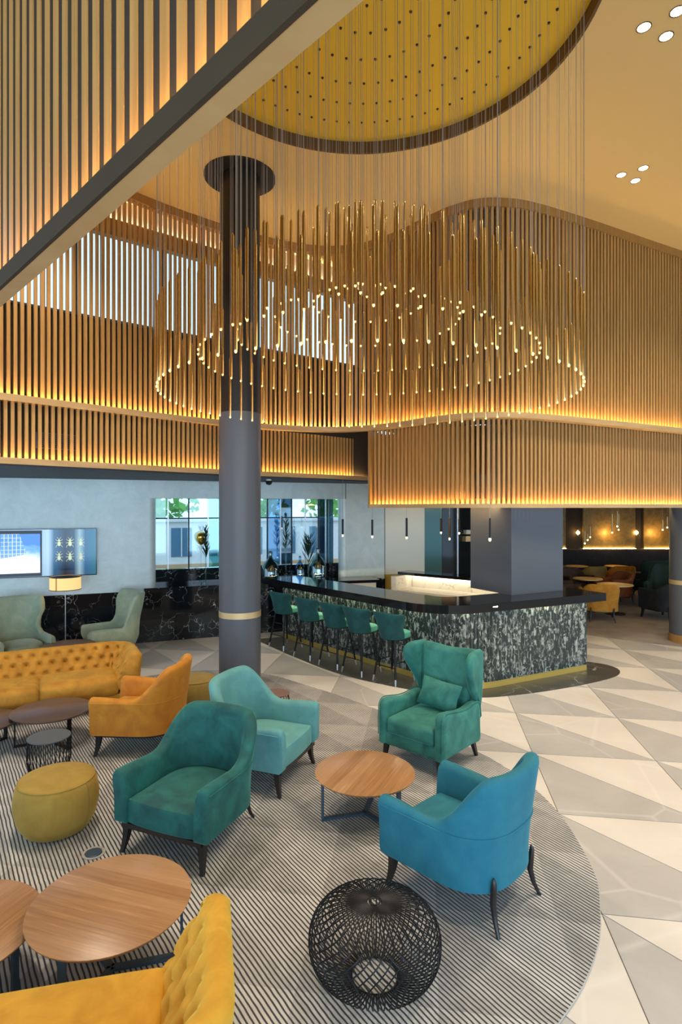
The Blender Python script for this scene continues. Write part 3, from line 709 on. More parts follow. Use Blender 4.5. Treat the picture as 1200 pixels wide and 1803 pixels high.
bc = thing('rear_counter', 'low rear counter with black top and pinkish stone front behind the bar', 'counter', (-0.42, 12.42, 0), WA-0.12)
lbox(bc, 'front', 0.15, 1.14, -0.28, 0.22, 0, 1.06, 'marble_white')
lbox(bc, 'counter_top', -0.2, 1.20, -0.34, 0.25, 1.06, 1.12, 'black_gloss')
lbox(bc, 'end_panel', 1.21, 1.33, -0.1, 0.25, 0, 1.12, 'marble_black')

# ------------------------------------------------------------------ ring chandelier of tubes
ch = thing('chandelier', 'ring chandelier of many gold tubes with glowing tips on long cables', 'chandelier', (RC[0], 5.48, CZ+REC))
TL = 0.68
tubem = MB().lathe([(0.0105, 0), (0.0118, 0.01), (0.0118, TL-.02), (0.006, TL)], 12).mesh('pendant_tube'); tubem.materials.append(M['gold_tube'])
tipm = MB().lathe([(0.002, -0.017), (0.007, -0.013), (0.0095, -0.006), (0.009, 0.0)], 10).mesh('light_tip'); tipm.materials.append(M['bulb'])
capm = MB().lathe([(0.012, -0.012), (0.016, 0.0)], 8).mesh('ceiling_cap'); capm.materials.append(M['hole_dark'])
cabm = {}
for R, z, N in ((1.90, 3.71, 74), (1.555, 4.05, 60), (1.22, 4.26, 47), (0.865, 4.45, 34), (0.51, 4.60, 20), (0.18, 4.74, 7)):
    key = round(z, 3)
    L = CZ+REC-z-TL
    cme = MB().tube([(0, 0, TL), (0, 0, TL+L)], 0.0016, 4).mesh('cable', False); cme.materials.append(M['cable'])
    for k in range(N):
        a = 2*PI*(k+0.5*(N % 2))/N+R
        p = link('pendant_tube', tubem, ch, loc=(R*math.cos(a), R*math.sin(a), z-(CZ+REC)))
        link('light_tip', tipm, p); link('cable', cme, p); link('ceiling_cap', capm, p, loc=(0, 0, TL+L))
for R, z, pw in ((1.5, 3.9, 26), (0.6, 4.4, 20)):
    l = bpy.data.lights.new('chandelier_light', 'POINT'); l.energy = pw; l.color = (1.0, 0.66, 0.3); l.shadow_soft_size = 0.5
    o = bpy.data.objects.new('chandelier_light', l); COL.objects.link(o); o.location = (RC[0], 5.48+(-R if R > 1 else 0.6), z-0.25)

# black tube pendants over the bar
def bar_pendant(u, vb, vt, Y, words, mat='black_metal'):
    x = (u-600)/1017*Y; zb = EYE-(vb-893.5)*Y/1017; zt = EYE-(vt-893.5)*Y/1017
    p = thing('pendant_light', words, 'pendant light', (x, Y, zb), 0, 'tube pendants over the bar')
    h = zt-zb
    MB().lathe([(0.020, 0.03), (0.020, h)], 12).build('tube', mat, p)
    MB().lathe([(0.004, -0.012), (0.014, -0.004), (0.016, 0.012), (0.016, 0.03)], 12).build('light_tip', 'bulb_bar', p)
    MB().tube([(0, 0, h), (0, 0, BZ-0.02-zb)], 0.003, 4).build('cable', 'cable', p, False)
for a in ((603, 944, 914, 11.2, 'black tube pendant at the niche end, leftmost over the bar'), (655, 946, 915, 11.0, 'black tube pendant before the silver wall over the bar'),
          (715.5, 948, 912, 10.6, 'black tube pendant before the pale panel over the bar'), (776, 939, 913, 11.6, 'bronze tube pendant before the teal glass panel'),
          (791, 950, 912, 10.4, 'bronze tube pendant beside the steel trim behind the bar'), (808, 940, 914, 11.8, 'bronze tube pendant before the dark glass behind the bar')):
    bar_pendant(*a, mat='black_metal' if 'black tube' in a[4] else 'lip_dark')
x_ = (862-600)/1017*8.90
p = thing('pendant_light', 'slim gold tube pendant in front of the square column', 'pendant light', (x_, 8.90, EYE-(951-893.5)*8.90/1017), 0, 'tube pendants over the bar')
MB().lathe([(0.014, 0.03), (0.014, 0.34)], 12).build('tube', 'black_metal', p); MB().lathe([(0.006, -0.02), (0.018, -0.008), (0.018, 0.03)], 12).build('light_tip', 'bulb_bar', p)
MB().tube([(0, 0, 0.34), (0, 0, 4.052-(EYE-(951-893.5)*8.90/1017))], 0.004, 5).build('cable', 'cable', p, False)

# ------------------------------------------------------------------ seating builders
def upath(W, D, yb, t, n=44):
    """U of a tub chair: centre line from the front of the left arm round the back to the front of the right arm"""
    a = W/2-t/2; f = -D/2; b = D/2-t/2; P = [(-a, f+(yb-f)*k/8) for k in range(8)]
    for k in range(n+1):
        th = PI-PI*k/n; cx, sy = math.cos(th), math.sin(th); e = 0.72
        P.append((a*math.copysign(abs(cx)**e, cx), yb+(b-yb)*abs(sy)**e))
    P += [(a, yb+(f-yb)*k/8) for k in range(1, 9)]
    return P
def shell(P, zb, ztop, t, lean=0.12, z_l=0.62, ilean=0.0, zin=None, ko=6, ki=6, disp=None, warp=None, close_front=0.03):
    """padded wall swept along P: outer face, rounded top, inner face; ztop(i, n) gives its height"""
    N = normals(P)
    if (N[len(P)//2][1]) < 0: N = [(-a, -b) for a, b in N]
    S = [0.0]
    for a, b in zip(P[:-1], P[1:]): S.append(S[-1]+math.dist(a, b))
    rings = []; n = len(P)
    for i, (p, nr) in enumerate(zip(P, N)):
        zt = ztop(i/(n-1)); tt = t(i/(n-1)) if callable(t) else t; r = tt/2; ring = []
        z0i = zb if zin is None else zin
        for k in range(ko): ring.append((r, zb+(zt-r-zb)*k/(ko-1), 0))
        for k in range(1, 6): a = PI*k/6; ring.append((r*math.cos(a), zt-r+r*math.sin(a), 0))
        for k in range(ki): ring.append((-r, zt-r+(z0i-zt+r)*k/(ki-1), 1))
        out = []
        for off, z, inner in ring:
            L = lean*max(0, z-z_l)
            if inner:
                off -= ilean*(zt-r-z)/max(0.01, zt-r-z0i)
                if disp: off += disp(S[i], z, zt)
            elif disp and z > zt-r: off += 0.5*disp(S[i], z, zt)
            x, y, zz = p[0]+nr[0]*(off+L), p[1]+nr[1]*(off+L), z
            if warp: x, y, zz = warp(x, y, zz)
            out.append((x, y, zz))
        rings.append(out)
    if close_front:
        def endcap(r0, r1):
            d = (Vector(r0[0])-Vector(r1[0])); d.z = 0; d = d.normalized() if d.length else Vector((0, -1, 0))
            c = sum((Vector(q) for q in r0), Vector())/len(r0); res = []
            for m, s_ in ((close_front*.6, 0.94), (close_front, 0.80)):
                res.append([tuple(c+(Vector(q)-c)*s_+d*m) for q in r0])
            return res
        h = endcap(rings[0], rings[1]); tl = endcap(rings[-1], rings[-2])
        rings = [h[1], h[0]]+rings+[tl[0], tl[1]]
    b = MB(); b.loft(rings); return b
def puff(poly, z0, z1, r=0.035, dome=0.02, b=None):
    b = b or MB(); n = len(poly); cx = sum(p[0] for p in poly)/n; cy = sum(p[1] for p in poly)/n
    R = max(math.hypot(x-cx, y-cy) for x, y in poly)
    def rg(ins, z): return [(cx+(x-cx)*(1-ins/R), cy+(y-cy)*(1-ins/R), z) for x, y in poly]
    rings = [rg(r*.5, z0), rg(0, z0+r*.5), rg(0, z1-r), rg(r*.3, z1-r*.3), rg(r, z1)]
    for k in (0.3, 0.6, 0.85): rings.append([(cx+(x-cx)*(1-r/R)*(1-k), cy+(y-cy)*(1-r/R)*(1-k), z1+dome*(1-(1-k)**2)) for x, y in poly])
    b.loft(rings); return b
def leg(b, p0, p1, s0, s1, bow=0.0, n=5):
    p0, p1 = Vector(p0), Vector(p1); rings = []
    for k in range(n):
        u = k/(n-1); c = p0.lerp(p1, u); d = Vector((p1.x-p0.x, p1.y-p0.y, 0)); c -= d*bow*math.sin(PI*u); s_ = s0+(s1-s0)*u
        rings.append([(c.x+s_/2*math.cos(PI/4+PI/2*q+0)*1.3, c.y+s_/2*math.sin(PI/4+PI/2*q)*1.3, c.z) for q in range(4)])
    rings.reverse(); b.loft(rings); return b

def tub_chair(label, mat, loc, rz, W=0.80, D=0.80, zl=0.215, seat=0.425, arm=0.64, back=0.94, t=0.105, group=None, name='armchair', legm='black_wood', blunt=0.16):
    c = thing(name, label, 'armchair', loc, rz, group)
    yb = D*0.02; P = upath(W, D, yb, t)
    def zt(u):
        e = min(u, 1-u)*2                   # 0 at the arm fronts, 1 at the middle of the back
        return arm-0.025*smooth01(e/0.3)+(back-arm+.025)*smooth01((e-0.24)/0.50)**0.80
    shell(P, zl+0.02, zt, t, lean=0.14, z_l=seat, zin=zl+0.02).build('shell', mat, c)
    # piping: along the arm tops and round the back at arm height
    pp = []; n = len(P); NN = normals(P); sgn = 1 if NN[n//2][1] > 0 else -1
    for i, (p, nr) in enumerate(zip(P, NN)):
        z = min(zt(i/(n-1))-t*0.22, arm-0.055)
        o = t/2+0.003+0.14*max(0, z-seat)
        pp.append((p[0]+sgn*nr[0]*o, p[1]+sgn*nr[1]*o, z))
    z0 = zl+0.04
    MB().tube(pp, 0.0055, 6).build('piping', mat, c)
    inn = [(x*(W/2-t*0.98)/(W/2-t/2), y-(t/2 if y > yb else 0)) for x, y in P]
    poly = [(inn[0][0], -D/2+0.01)]+inn[1:-1]+[(inn[-1][0], -D/2+0.01)]
    fx = inn[-1][0]; front = [(fx*(1-2*k/8), -D/2-0.012*math.sin(PI*k/8)) for k in range(1, 8)]
    puff(poly+front, zl+0.02, seat, 0.03, 0.025).build('seat', mat, c)
    ex = [(x*1.02, y*1.02) for x, y in P]; fr = [(p[0]*0.98, p[1]*0.98) for p in ex]
    MB().prism(fr, zl-0.015, zl+0.022).build('base_frame', 'black_wood', c, False)
    for s_ in (-1, 1):
        b = MB(); leg(b, (s_*(W/2-.07), -D/2+.05, zl), (s_*(W/2-.045), -D/2+.015, 0.0), 0.062, 0.030, 0.25); b.build('leg', legm, c, True, 30)
        b = MB(); xb = W/2*0.60; ybk = D/2*0.86
        rings = []
        for (dy, z, s2) in ((0.085, 0.0, 0.026), (0.045, 0.08, 0.034), (0.022, 0.17, 0.042), (0.030, 0.26, 0.040), (0.036, 0.31, 0.032), (0.030, 0.335, 0.012)):
            dirx, diry = 0.5*s_, 0.86
            cx_, cy_ = s_*xb+dirx*dy, ybk+diry*dy
            rings.append([(cx_+s2/2*math.cos(2*PI*q/8+.39), cy_+s2/2*math.sin(2*PI*q/8+.39), z) for q in range(8)])
        b.loft(rings); b.build('leg', legm, c)
    return c
tub_chair('dark teal velvet armchair between the round wooden table and the light aqua chair', 'teal_velvet', (-1.19, 4.68, 0.012), math.radians(-23), W=0.84, D=0.82)
tub_chair('light aqua fabric armchair in front of the round column', 'aqua_fabric', (-0.79, 5.78, 0.012), math.radians(69), W=0.86, D=0.82, back=0.97)
tub_chair('blue fabric armchair seen from behind beside the wire pouf', 'blue_fabric', (0.86, 4.06, 0.012), math.radians(-134), W=0.80, D=0.82, back=0.97)
tub_chair('orange velvet armchair seen from its side beside the dark oval table', 'orange_velvet', (-2.2, 6.52, 0.012), face(-1, 0.06), W=0.84, D=0.84, back=0.95)

def wing_chair(label, mat, loc, rz, W=0.80, D=0.82):
    c = thing('wingback_chair', label, 'armchair', loc, rz)
    zl = 0.17; t = 0.11; seat = 0.47
    # back slab, leaning, slightly hollow top edge
    bp = catmull([(-0.29, 0.30), (-0.30, 0.70), (-0.34, 1.00), (-0.33, 1.12), (-0.24, 1.13), (0.0, 1.115), (0.24, 1.13), (0.33, 1.12), (0.34, 1.00), (0.30, 0.70), (0.29, 0.30)], 0.06)
    MB().slab(bp, 0.13, 0.045, lambda p, q, r: (p, 0.27+r+0.16*(q-0.4), q)).build('backrest', mat, c, True, 50)
    for s_ in (-1, 1):
        wp = catmull([(0.36, 0.40), (0.30, 0.62), (0.235, 0.72), (0.16, 0.84), (0.09, 0.97), (0.09, 1.08), (0.17, 1.14), (0.30, 1.145), (0.44, 1.12), (0.45, 0.9), (0.42, 0.6)], 0.04)
        MB().slab(wp, 0.085, 0.036, lambda p, q, r, s_=s_: (s_*(W/2-0.055+0.05*smooth01((q-.7)/.35)*(0.45-p)/.35)+r, p, q)).build('wing', mat, c, True, 50)
        apf = catmull([(-0.40, zl+0.02), (-0.40, 0.50), (-0.385, 0.60), (-0.33, 0.645), (-0.22, 0.635), (-0.05, 0.605), (0.10, 0.60), (0.24, 0.62), (0.33, 0.60), (0.36, 0.5), (0.365, 0.35), (0.36, zl+0.02), (0.18, zl+0.02), (0.0, zl+0.02), (-0.2, zl+0.02), (-0.36, zl+0.02)], 0.05)
        MB().slab(apf, t, 0.04, lambda p, q, r, s_=s_: (s_*(W/2-t/2)+r, p, q)).build('arm', mat, c, True, 50)
        MB().tube([(s_*(W/2-0.012), y, z) for y, z in apf[2:26]], 0.006, 6).build('piping', mat, c)
        b = MB(); leg(b, (s_*(W/2-.08), -D/2+.07, zl+.02), (s_*(W/2-.06), -D/2+.05, 0), 0.055, 0.032); b.build('leg', 'black_wood', c, True, 30)
        b = MB(); leg(b, (s_*(W/2-.09), D/2-.09, zl+.02), (s_*(W/2-.08), D/2-.02, 0), 0.055, 0.032); b.build('leg', 'black_wood', c, True, 30)
    MB().rbox((0, -0.005, (zl+0.31)/2+0.01), (W-0.16, D-0.06, 0.31-zl), 0.03).build('base', mat, c)
    MB().rbox((0, -0.075, 0.395), (W-2*t-0.005, 0.66, 0.17), 0.045, 6, 0.03).build('seat_cushion', mat, c)
    return c
wing_chair('green velvet wingback armchair with a cushion facing the wooden table', 'green_velvet', (0.95, 6.12, 0.012), math.radians(-42))
ca, sa = math.cos(math.radians(-42)), math.sin(math.radians(-42))
lx, ly = 0.04, 0.10
pl = MB()
def pil(a, b, sgn):
    return sgn*0.075*(1-abs(a)**2.5)**.6*(1-abs(b)**2.5)**.6
rows = 14; cols_ = 18
vs = []; fs = []
for sgn in (1, -1):
    o = len(vs)
    for i in range(rows+1):
        for j in range(cols_+1):
            a = -1+2*j/cols_; b = -1+2*i/rows; pin = 1-0.07*(1-abs(a))*abs(b)**3; pin2 = 1-0.07*(1-abs(b))*abs(a)**3
            vs.append((a*0.24*pin2, b*0.15*pin, pil(a, b, sgn)))
    for i in range(rows):
        for j in range(cols_):
            q = (o+i*(cols_+1)+j, o+i*(cols_+1)+j+1, o+(i+1)*(cols_+1)+j+1, o+(i+1)*(cols_+1)+j)
            fs.append(q if sgn > 0 else q[::-1])
pl.add(vs, fs); pc = pl.build('cushion', 'green_velvet', None, True, 80, label='small green velvet lumbar cushion leaning in the wingback chair', cat='cushion')
pc.location = (0.95+lx*ca-ly*sa, 6.12+lx*sa+ly*ca, 0.675); pc.rotation_euler = (math.radians(66), math.radians(4), math.radians(-42))

def egg_chair(label, loc, rz, mat='mint_velvet', group=None, legm='black_wood'):
    c = thing('high_back_chair', label, 'armchair', loc, rz, group); W, D, t, zl = 0.86, 0.84, 0.085, 0.24
    P = upath(W, D, 0.0, t)
    def zt(u):
        e = min(u, 1-u)*2; return 0.56+0.02*e+(1.16-0.58)*smooth01((e-0.30)/0.22)
    def warp(x, y, z):
        wq = 1-0.20*math.exp(-((z-0.70)/0.13)**2)-0.22*smooth01((0.42-z)/0.25)
        fw = -0.16*smooth01((z-.78)/.25)*(1-smooth01((y+0.05)/0.36)) if z > .7 else 0
        return (x*wq, y*(1-0.15*smooth01((0.42-z)/0.25))+fw, z)
    shell(P, zl, zt, t, lean=0.16, z_l=0.5, zin=0.34, ko=12, ki=12, warp=warp).build('shell', mat, c)
    poly = [(0.30*math.copysign(abs(math.cos(a))**.7, math.cos(a)), -0.08+0.34*math.copysign(abs(math.sin(a))**.7, math.sin(a))) for a in [2*PI*k/32 for k in range(32)]]
    puff(poly, 0.30, 0.45, 0.04, 0.03).build('seat_cushion', mat, c)
    MB().prism([(x*0.95, y*0.95+0.0) for x, y in poly], zl, 0.33).build('under_seat', mat, c)
    for sx in (-1, 1):
        for sy in (-1, 1):
            b = MB(); leg(b, (sx*0.22, sy*0.22-.03, zl+.03), (sx*0.32, sy*0.33-.03, 0), 0.045, 0.024); b.build('leg', legm, c, True, 30)
    return c
e1 = egg_chair('mint green high-backed chair by the marble wall, right of the lamp', (-4.08, 10.35, 0.0), face(-0.80, -0.6))
dup(e1, 'mint green high-backed chair cut by the left picture edge behind the sofa', (-5.32, 9.55, 0.0), face(0.72, -0.70))

# tufted sofas
def sofa(label, mat, loc, rz, W=2.35, D=0.88, H=0.75, seat=0.44, t=0.15, ncush=2, cr=0.24):
    c = thing('tufted_sofa', label, 'sofa', loc, rz)
    a = W/2-t/2; bq = D/2-t/2
    P0 = fillet([(-a, -D/2+.02), (-a, bq), (a, bq), (a, -D/2+.02)], [cr, cr], 10)
    P = [(x, y) for x, y, _ in resample(P0, 0.022)]
    px, pz = 0.155, 0.115
    def disp(s, z, zt):
        q = (zt-0.075-z)/pz; p = s/px
        best = 9
        for r in range(-1, 4):
            fr = (p-0.5*(r % 2)) % 1.0; fr = min(fr, 1-fr)
            best = min(best, math.hypot(fr*px, (q-r)*pz))
        # fold lines run diagonally between the buttons
        d1 = abs(((p+q*0.5) % 1.0)-0.5); d2 = abs(((p-q*0.5) % 1.0)-0.5)
        crease = max(0, 1-(0.5-d1)/0.10)*0.010+max(0, 1-(0.5-d2)/0.10)*0.010
        fade = smooth01((z-seat+.06)/0.1)
        return fade*(0.068*math.exp(-(best/0.034)**2)+2.2*crease)-0.02
    shell(P, 0.10, lambda u: H, t, lean=0.10, z_l=0.3, ilean=0.17, zin=seat-0.10, ko=5, ki=30, disp=disp).build('tufted_back', mat, c, True, 80)
    iw = W-2*t-0.20; cw = iw/ncush
    for k in range(ncush):
        MB().rbox((-iw/2+cw*(k+.5), -0.105, seat-0.11), (cw-0.006, D-t-0.06, 0.22), 0.055, 7, 0.025).build('seat_cushion', mat, c)
    MB().rbox((0, -0.03, 0.16), (W-2*t+0.06, D-0.14, 0.13), 0.02).build('base', mat, c)
    for sx in (-1, 1):
        for y in (-D/2+.10, D/2-.12):
            b = MB(); leg(b, (sx*(W/2-.12), y, 0.12), (sx*(W/2-.11), y, 0), 0.05, 0.035); b.build('leg', 'black_wood', c, True, 30)
    return c
sofa('mustard velvet tufted sofa in front of the mint chairs', 'mustard_velvet', (-3.90, 7.47, 0.012), math.radians(27.4))
sofa('bright yellow velvet tufted sofa cut by the bottom left corner', 'yellow_velvet', (-1.64, 2.20, 0.012), math.radians(-167.3))

# ------------------------------------------------------------------ tables, poufs
def round_table(label, loc, r, h, top, rz, a0, metal='steel_blue'):
    t_ = thing('coffee_table', label, 'table', loc, rz)
    MB().lathe([(r-.014, h-0.022), (r, h-0.006), (r, h-.001), (r-.002, h)], 56).build('tabletop', top, t_, True, 30)
    R = r-0.055
    for k in range(3):
        an = a0+2*PI*k/3; dx, dy = math.cos(an), math.sin(an)
        b = MB(); b.bar((0, 0, 0.010), (R*dx, R*dy, 0.010), 0.045, 0.016)
        b.box((R*dx, R*dy, (h-.022)/2), (0.016, 0.045, h-.022), an)
        b.bar((0, 0, h-.028), (R*dx, R*dy, h-.028), 0.04, 0.010)
        b.build('leg', metal, t_, False)
    return t_
round_table('round walnut coffee table between the blue, aqua and green chairs', (0.207, 5.01, 0.012), 0.432, 0.37, 'walnut_top', math.radians(65), math.radians(130))
round_table('round walnut coffee table in front of the yellow sofa', (-1.32, 3.32, 0.012), 0.445, 0.40, 'walnut_top', math.radians(-18), math.radians(15+18))
round_table('round walnut coffee table cut by the left picture edge near the yellow sofa', (-2.13, 3.17, 0.012), 0.44, 0.335, 'walnut_top', math.radians(70), math.radians(-80))
round_table('dark walnut coffee table in front of the mustard sofa', (-3.28, 6.55, 0.012), 0.42, 0.37, 'dark_walnut_top', math.radians(20), math.radians(-55), 'black_metal')
round_table('low brown coffee table cut by the left edge beside the dark one', (-3.98, 6.30, 0.012), 0.42, 0.32, 'dark_walnut_top', math.radians(50), math.radians(-100), 'black_metal')
round_table('brown round table between the two mint chairs behind the sofa', (-4.42, 9.36, 0.0), 0.42, 0.44, 'brown_top', 0, 0.4, 'black_metal')

def rod_table(label, loc, r, h, top, n=30):
    t_ = thing('side_table', label, 'side table', loc)
    MB().lathe([(r-.006, h-.012), (r, h-.008), (r, h)], 40).build('tabletop', top, t_, True, 30)
    rod = MB().tube([(r-.02, 0, h-.012), (r-.005, 0, h*.8), (r+.0, 0, h*.4), (r-.035, 0, 0.008)], 0.0042, 5).mesh('rod'); rod.materials.append(M['black_metal'])
    for k in range(n): link('rod', rod, t_, rz=2*PI*k/n)
    MB().tube([((r-.035)*math.cos(2*PI*k/32), (r-.035)*math.sin(2*PI*k/32), 0.007) for k in range(32)], 0.006, 6, True).build('base_ring', 'black_metal', t_)
    return t_
rod_table('small grey side table on black rods beside the mustard pouf', (-2.92, 5.78, 0.012), 0.20, 0.37, 'grey_top')
rod_table('small brown side table on wire rods behind the aqua chair', (-0.80, 7.10, 0.012), 0.17, 0.38, 'brown_top', 24)

def pouf(label, mat, loc, r, h, rz=0.0):
    o = thing('pouf', label, 'pouf', loc, rz)
    pr = [(r*.66, 0.0), (r*.78, 0.02), (r*.93, h*.25), (r*1.0, h*.5), (r*1.0, h*.68), (r*.95, h*.88), (r*.89, h*.965), (r*.84, h*.99), (r*.6, h*1.01), (r*.2, h*1.02)]
    MB().lathe(pr, 48).build('body', mat, o)
    MB().tube([(r*.895*math.cos(2*PI*k/48), r*.895*math.sin(2*PI*k/48), h*.962) for k in range(48)], 0.005, 6, True).build('top_seam', mat, o)
    for a in (-0.3, PI-0.3):
        MB().tube([(q*1.004*math.cos(a), q*1.004*math.sin(a), z) for q, z in pr[1:7]], 0.0035, 5).build('side_seam', 'olive_velvet', o)
    return o
pouf('mustard fabric drum pouf on the rug left of the teal armchair', 'pouf_fabric', (-2.36, 4.80, 0.012), 0.325, 0.43)
pouf('olive drum pouf half hidden behind the orange armchair', 'olive_velvet', (-1.93, 7.62, 0.012), 0.30, 0.42)

wp_ = thing('wire_pouf', 'round black wire pouf stool in the front of the rug', 'stool', (0.19, 3.27, 0.012))
Rw = 0.372; Hw = 0.43; prof = []
for k in range(33):
    a = math.radians(87-k*(87+76)/32)
    prof.append((Rw*abs(math.cos(a))**0.74, Hw/2+0.004+(Hw/2-0.006)*math.copysign(abs(math.sin(a))**0.86, math.sin(a))))
zb_ = prof[-1][1]; prof = [(r, z-(zb_-0.010)*smooth01((Hw/2-z)/(Hw/2))) for r, z in prof]
rb_ = prof[-1][0]; prof[-1] = (rb_, 0.010)
wms = []
for sg in (1, -1):
    pts_ = []
    for i_, (r, z) in enumerate(prof):
        f_ = smooth01((z-Hw*0.42)/(Hw*0.56)); a = sg*math.radians(30)*f_
        pts_.append((r*math.cos(a), r*math.sin(a), z))
    m_ = MB().tube(pts_, 0.0040, 6).mesh('wire'); m_.materials.append(M['black_metal']); wms.append(m_)
for k in range(36):
    for q in (0, 1): link('wire', wms[q], wp_, rz=2*PI*(k+0.5*q)/36)
for r, z, nm in ((0.045, Hw-.004, 'top_ring'), (0.03, Hw-.002, 'top_ring'), (rb_, 0.010, 'bottom_ring')):
    MB().tube([(r*math.cos(2*PI*k/40), r*math.sin(2*PI*k/40), z) for k in range(40)], 0.005, 6, True).build(nm, 'black_metal', wp_)
fo = thing('floor_outlet', 'round bronze floor socket cover set into the striped rug', 'floor socket', (-1.90, 4.44, 0.012))
MB().lathe([(0.06, 0), (0.06, 0.006), (0.055, 0.009)], 28).build('cover', 'steel_blue', fo, True, 30)
MB().loft([[(q*math.cos(2*PI*i/28), q*math.sin(2*PI*i/28), z) for i in range(28)] for q, z in ((0.066, 0), (0.066, 0.005), (0.085, 0.005), (0.085, 0))], loop=True).build('ring', 'rug_edge', fo, True, 30)

# ------------------------------------------------------------------ bar stools
def bar_stool(label, loc, rz):
    c = thing('bar_stool', label, 'bar stool', loc, rz, 'green velvet bar stools along the bar')
    sh = 0.76
    poly = [(0.215*math.copysign(abs(math.cos(a))**.85, math.cos(a)), 0.225*math.copysign(abs(math.sin(a))**.85, math.sin(a))-.05) for a in [2*PI*k/36 for k in range(36)]]
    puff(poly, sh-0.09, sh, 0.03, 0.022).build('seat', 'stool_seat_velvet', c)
    P = [(0.225*math.cos(PI*(0.98-0.96*k/36)), 0.0+0.20*math.sin(PI*(0.98-0.96*k/36))) for k in range(37)]
    def zt(u):
        e = min(u, 1-u)*2; return 0.86+0.21*smooth01(e/0.22)+0.015*smooth01((e-.4)/.6)
    def warp(x, y, z):
        k = smooth01((z-0.84)/0.22); kb = smooth01((0.80-z)/0.14)
        pinch = math.exp(-((z-0.86)/0.10)**2); low = smooth01((0.10-y)/0.12)
        return (x*(1+0.16*k)*(1-0.14*kb)*(1-0.10*pinch*low), y+0.03*k-0.02*kb+low*(0.07*pinch-0.03*k), z)
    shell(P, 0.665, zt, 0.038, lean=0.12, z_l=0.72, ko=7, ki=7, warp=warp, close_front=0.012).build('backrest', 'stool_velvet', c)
    MB().prism([(x*.86, y*.86) for x, y in poly], sh-0.115, sh-0.085).build('seat_plate', 'black_metal', c, False)
    feet = {}
    for sx in (-1, 1):
        for sy in (-1, 1):
            p0 = Vector((sx*0.13, sy*0.13, sh-0.10)); p1 = Vector((sx*0.225, sy*0.225, 0.0)); q = p0.lerp(p1, 0.86)
            l_ = MB().tube([p0, q], [0.018, 0.0150], 10).build('leg', 'black_metal', c); MB().tube([q, p1], [0.0153, 0.012], 10).build('foot_tip', 'steel', l_)
            feet[(sx, sy)] = (p0, p1)
    for (a, b, u) in (((-1, -1), (1, -1), 0.62), ((-1, 1), (1, 1), 0.62), ((-1, -1), (-1, 1), 0.52), ((1, -1), (1, 1), 0.52), ((-1, 1), (1, 1), 0.28), ((-1, -1), (1, -1), 0.34)):
        A_ = feet[a][0].lerp(feet[a][1], u); B_ = feet[b][0].lerp(feet[b][1], u)
        MB().tube([A_, B_], 0.008, 8).build('footrest', 'black_metal', c)
    return c
stool_pos = [(-1.06, 11.02), (-0.53, 10.33), (-0.06, 9.77), (0.33, 9.36), (0.81, 8.90)]
sw = ['farthest from the camera', 'second from the far end of the row', 'in the middle of the row', 'second from the green wingback chair', 'nearest the green wingback chair']
s0 = bar_stool('green velvet bar stool at the bar, ' + sw[0], (*stool_pos[0], 0.006), face(0.72, 0.70))
for k in range(1, 5): dup(s0, 'green velvet bar stool at the bar, ' + sw[k], (*stool_pos[k], 0.006), face(0.70+.03*(k % 2), 0.70))

# ------------------------------------------------------------------ television, lamp, niche-ledge objects
tv = thing('television', 'wide wall television showing six beetles and a building photo', 'television', W0, WA)
tx0, tx1 = -2.98, -1.06; tz0, tz1 = 1.385, 2.275
lbox(tv, 'casing', tx0, tx1, -0.08, -0.012, tz0, tz1, 'black_gloss')
lbox(tv, 'mount', (tx0+tx1)/2-.2, (tx0+tx1)/2+.2, -0.012, 0.0, 1.7, 2.0, 'black_metal')
lbox(tv, 'screen', tx0+.012, tx1-.012, -0.084, -0.080, tz0+.015, tz1-.015, 'tv_picture')
lbox(tv, 'reflection_frame', tx0+.012, -1.99, -0.0862, -0.084, tz0+.02, tz1-.03, 'column_grey')
lbox(tv, 'reflection', tx0+.05, -2.02, -0.088, -0.0862, tz0+.08, tz1-.09, 'tv_reflection')  # painted window reflection, made as a glowing inset
for i in range(3):
    for j in range(2):
        x = -1.705+i*0.185; z = 2.00-j*0.265; s_ = 0.062+0.008*(i == 1)
        b = MB(); yq = -0.088
        def disc(cx, cz, rx, rz_, n=14): 
            o = len(b.v); b.add([(cx+rx*math.cos(2*PI*k/n), yq, cz+rz_*math.sin(2*PI*k/n)) for k in range(n)]+[(cx+rx*math.cos(2*PI*k/n), yq+.004, cz+rz_*math.sin(2*PI*k/n)) for k in range(n)], [tuple(range(n-1, -1, -1))]+[(k, (k+1) % n, n+(k+1) % n, n+k) for k in range(n)])
        disc(x, z-.008, s_*.42, s_*.72); disc(x, z+.052, s_*.32, s_*.22); disc(x, z+.072, s_*.18, s_*.14)
        for q in (-1, 1):
            for (z0_, dx, dz) in ((.045, .6, .35), (.01, .72, -.05), (-.025, .6, -.55)):
                b.bar((x+q*s_*.3, yq, z+z0_), (x+q*s_*(.3+dx*.6), yq, z+z0_+dz*s_*.5), .007, .004, (0, 1, 0)); b.bar((x+q*s_*(.3+dx*.6), yq, z+z0_+dz*s_*.5), (x+q*s_*(.3+dx), yq, z+z0_+dz*s_*1.4), .006, .004, (0, 1, 0))
            b.bar((x+q*.008, yq, z+.08), (x+q*.035, yq, z+.115), .005, .004, (0, 1, 0))
        b.build('beetle', 'beetle_bronze', tv, False)
lamp = thing('floor_lamp', 'floor lamp with a wide amber drum shade in front of the marble wall', 'lamp', (-4.84, 10.15, 0))
MB().lathe([(0.24, 0.0), (0.24, 0.012), (0.02, 0.02)], 32).build('base', 'black_metal', lamp, True, 30)
MB().tube([(0, 0, 0.015), (0, 0, 1.42)], 0.009, 8).build('pole', 'steel', lamp)
ring = lambda r, z: [(r*math.cos(2*PI*i/40), r*math.sin(2*PI*i/40), z) for i in range(40)]
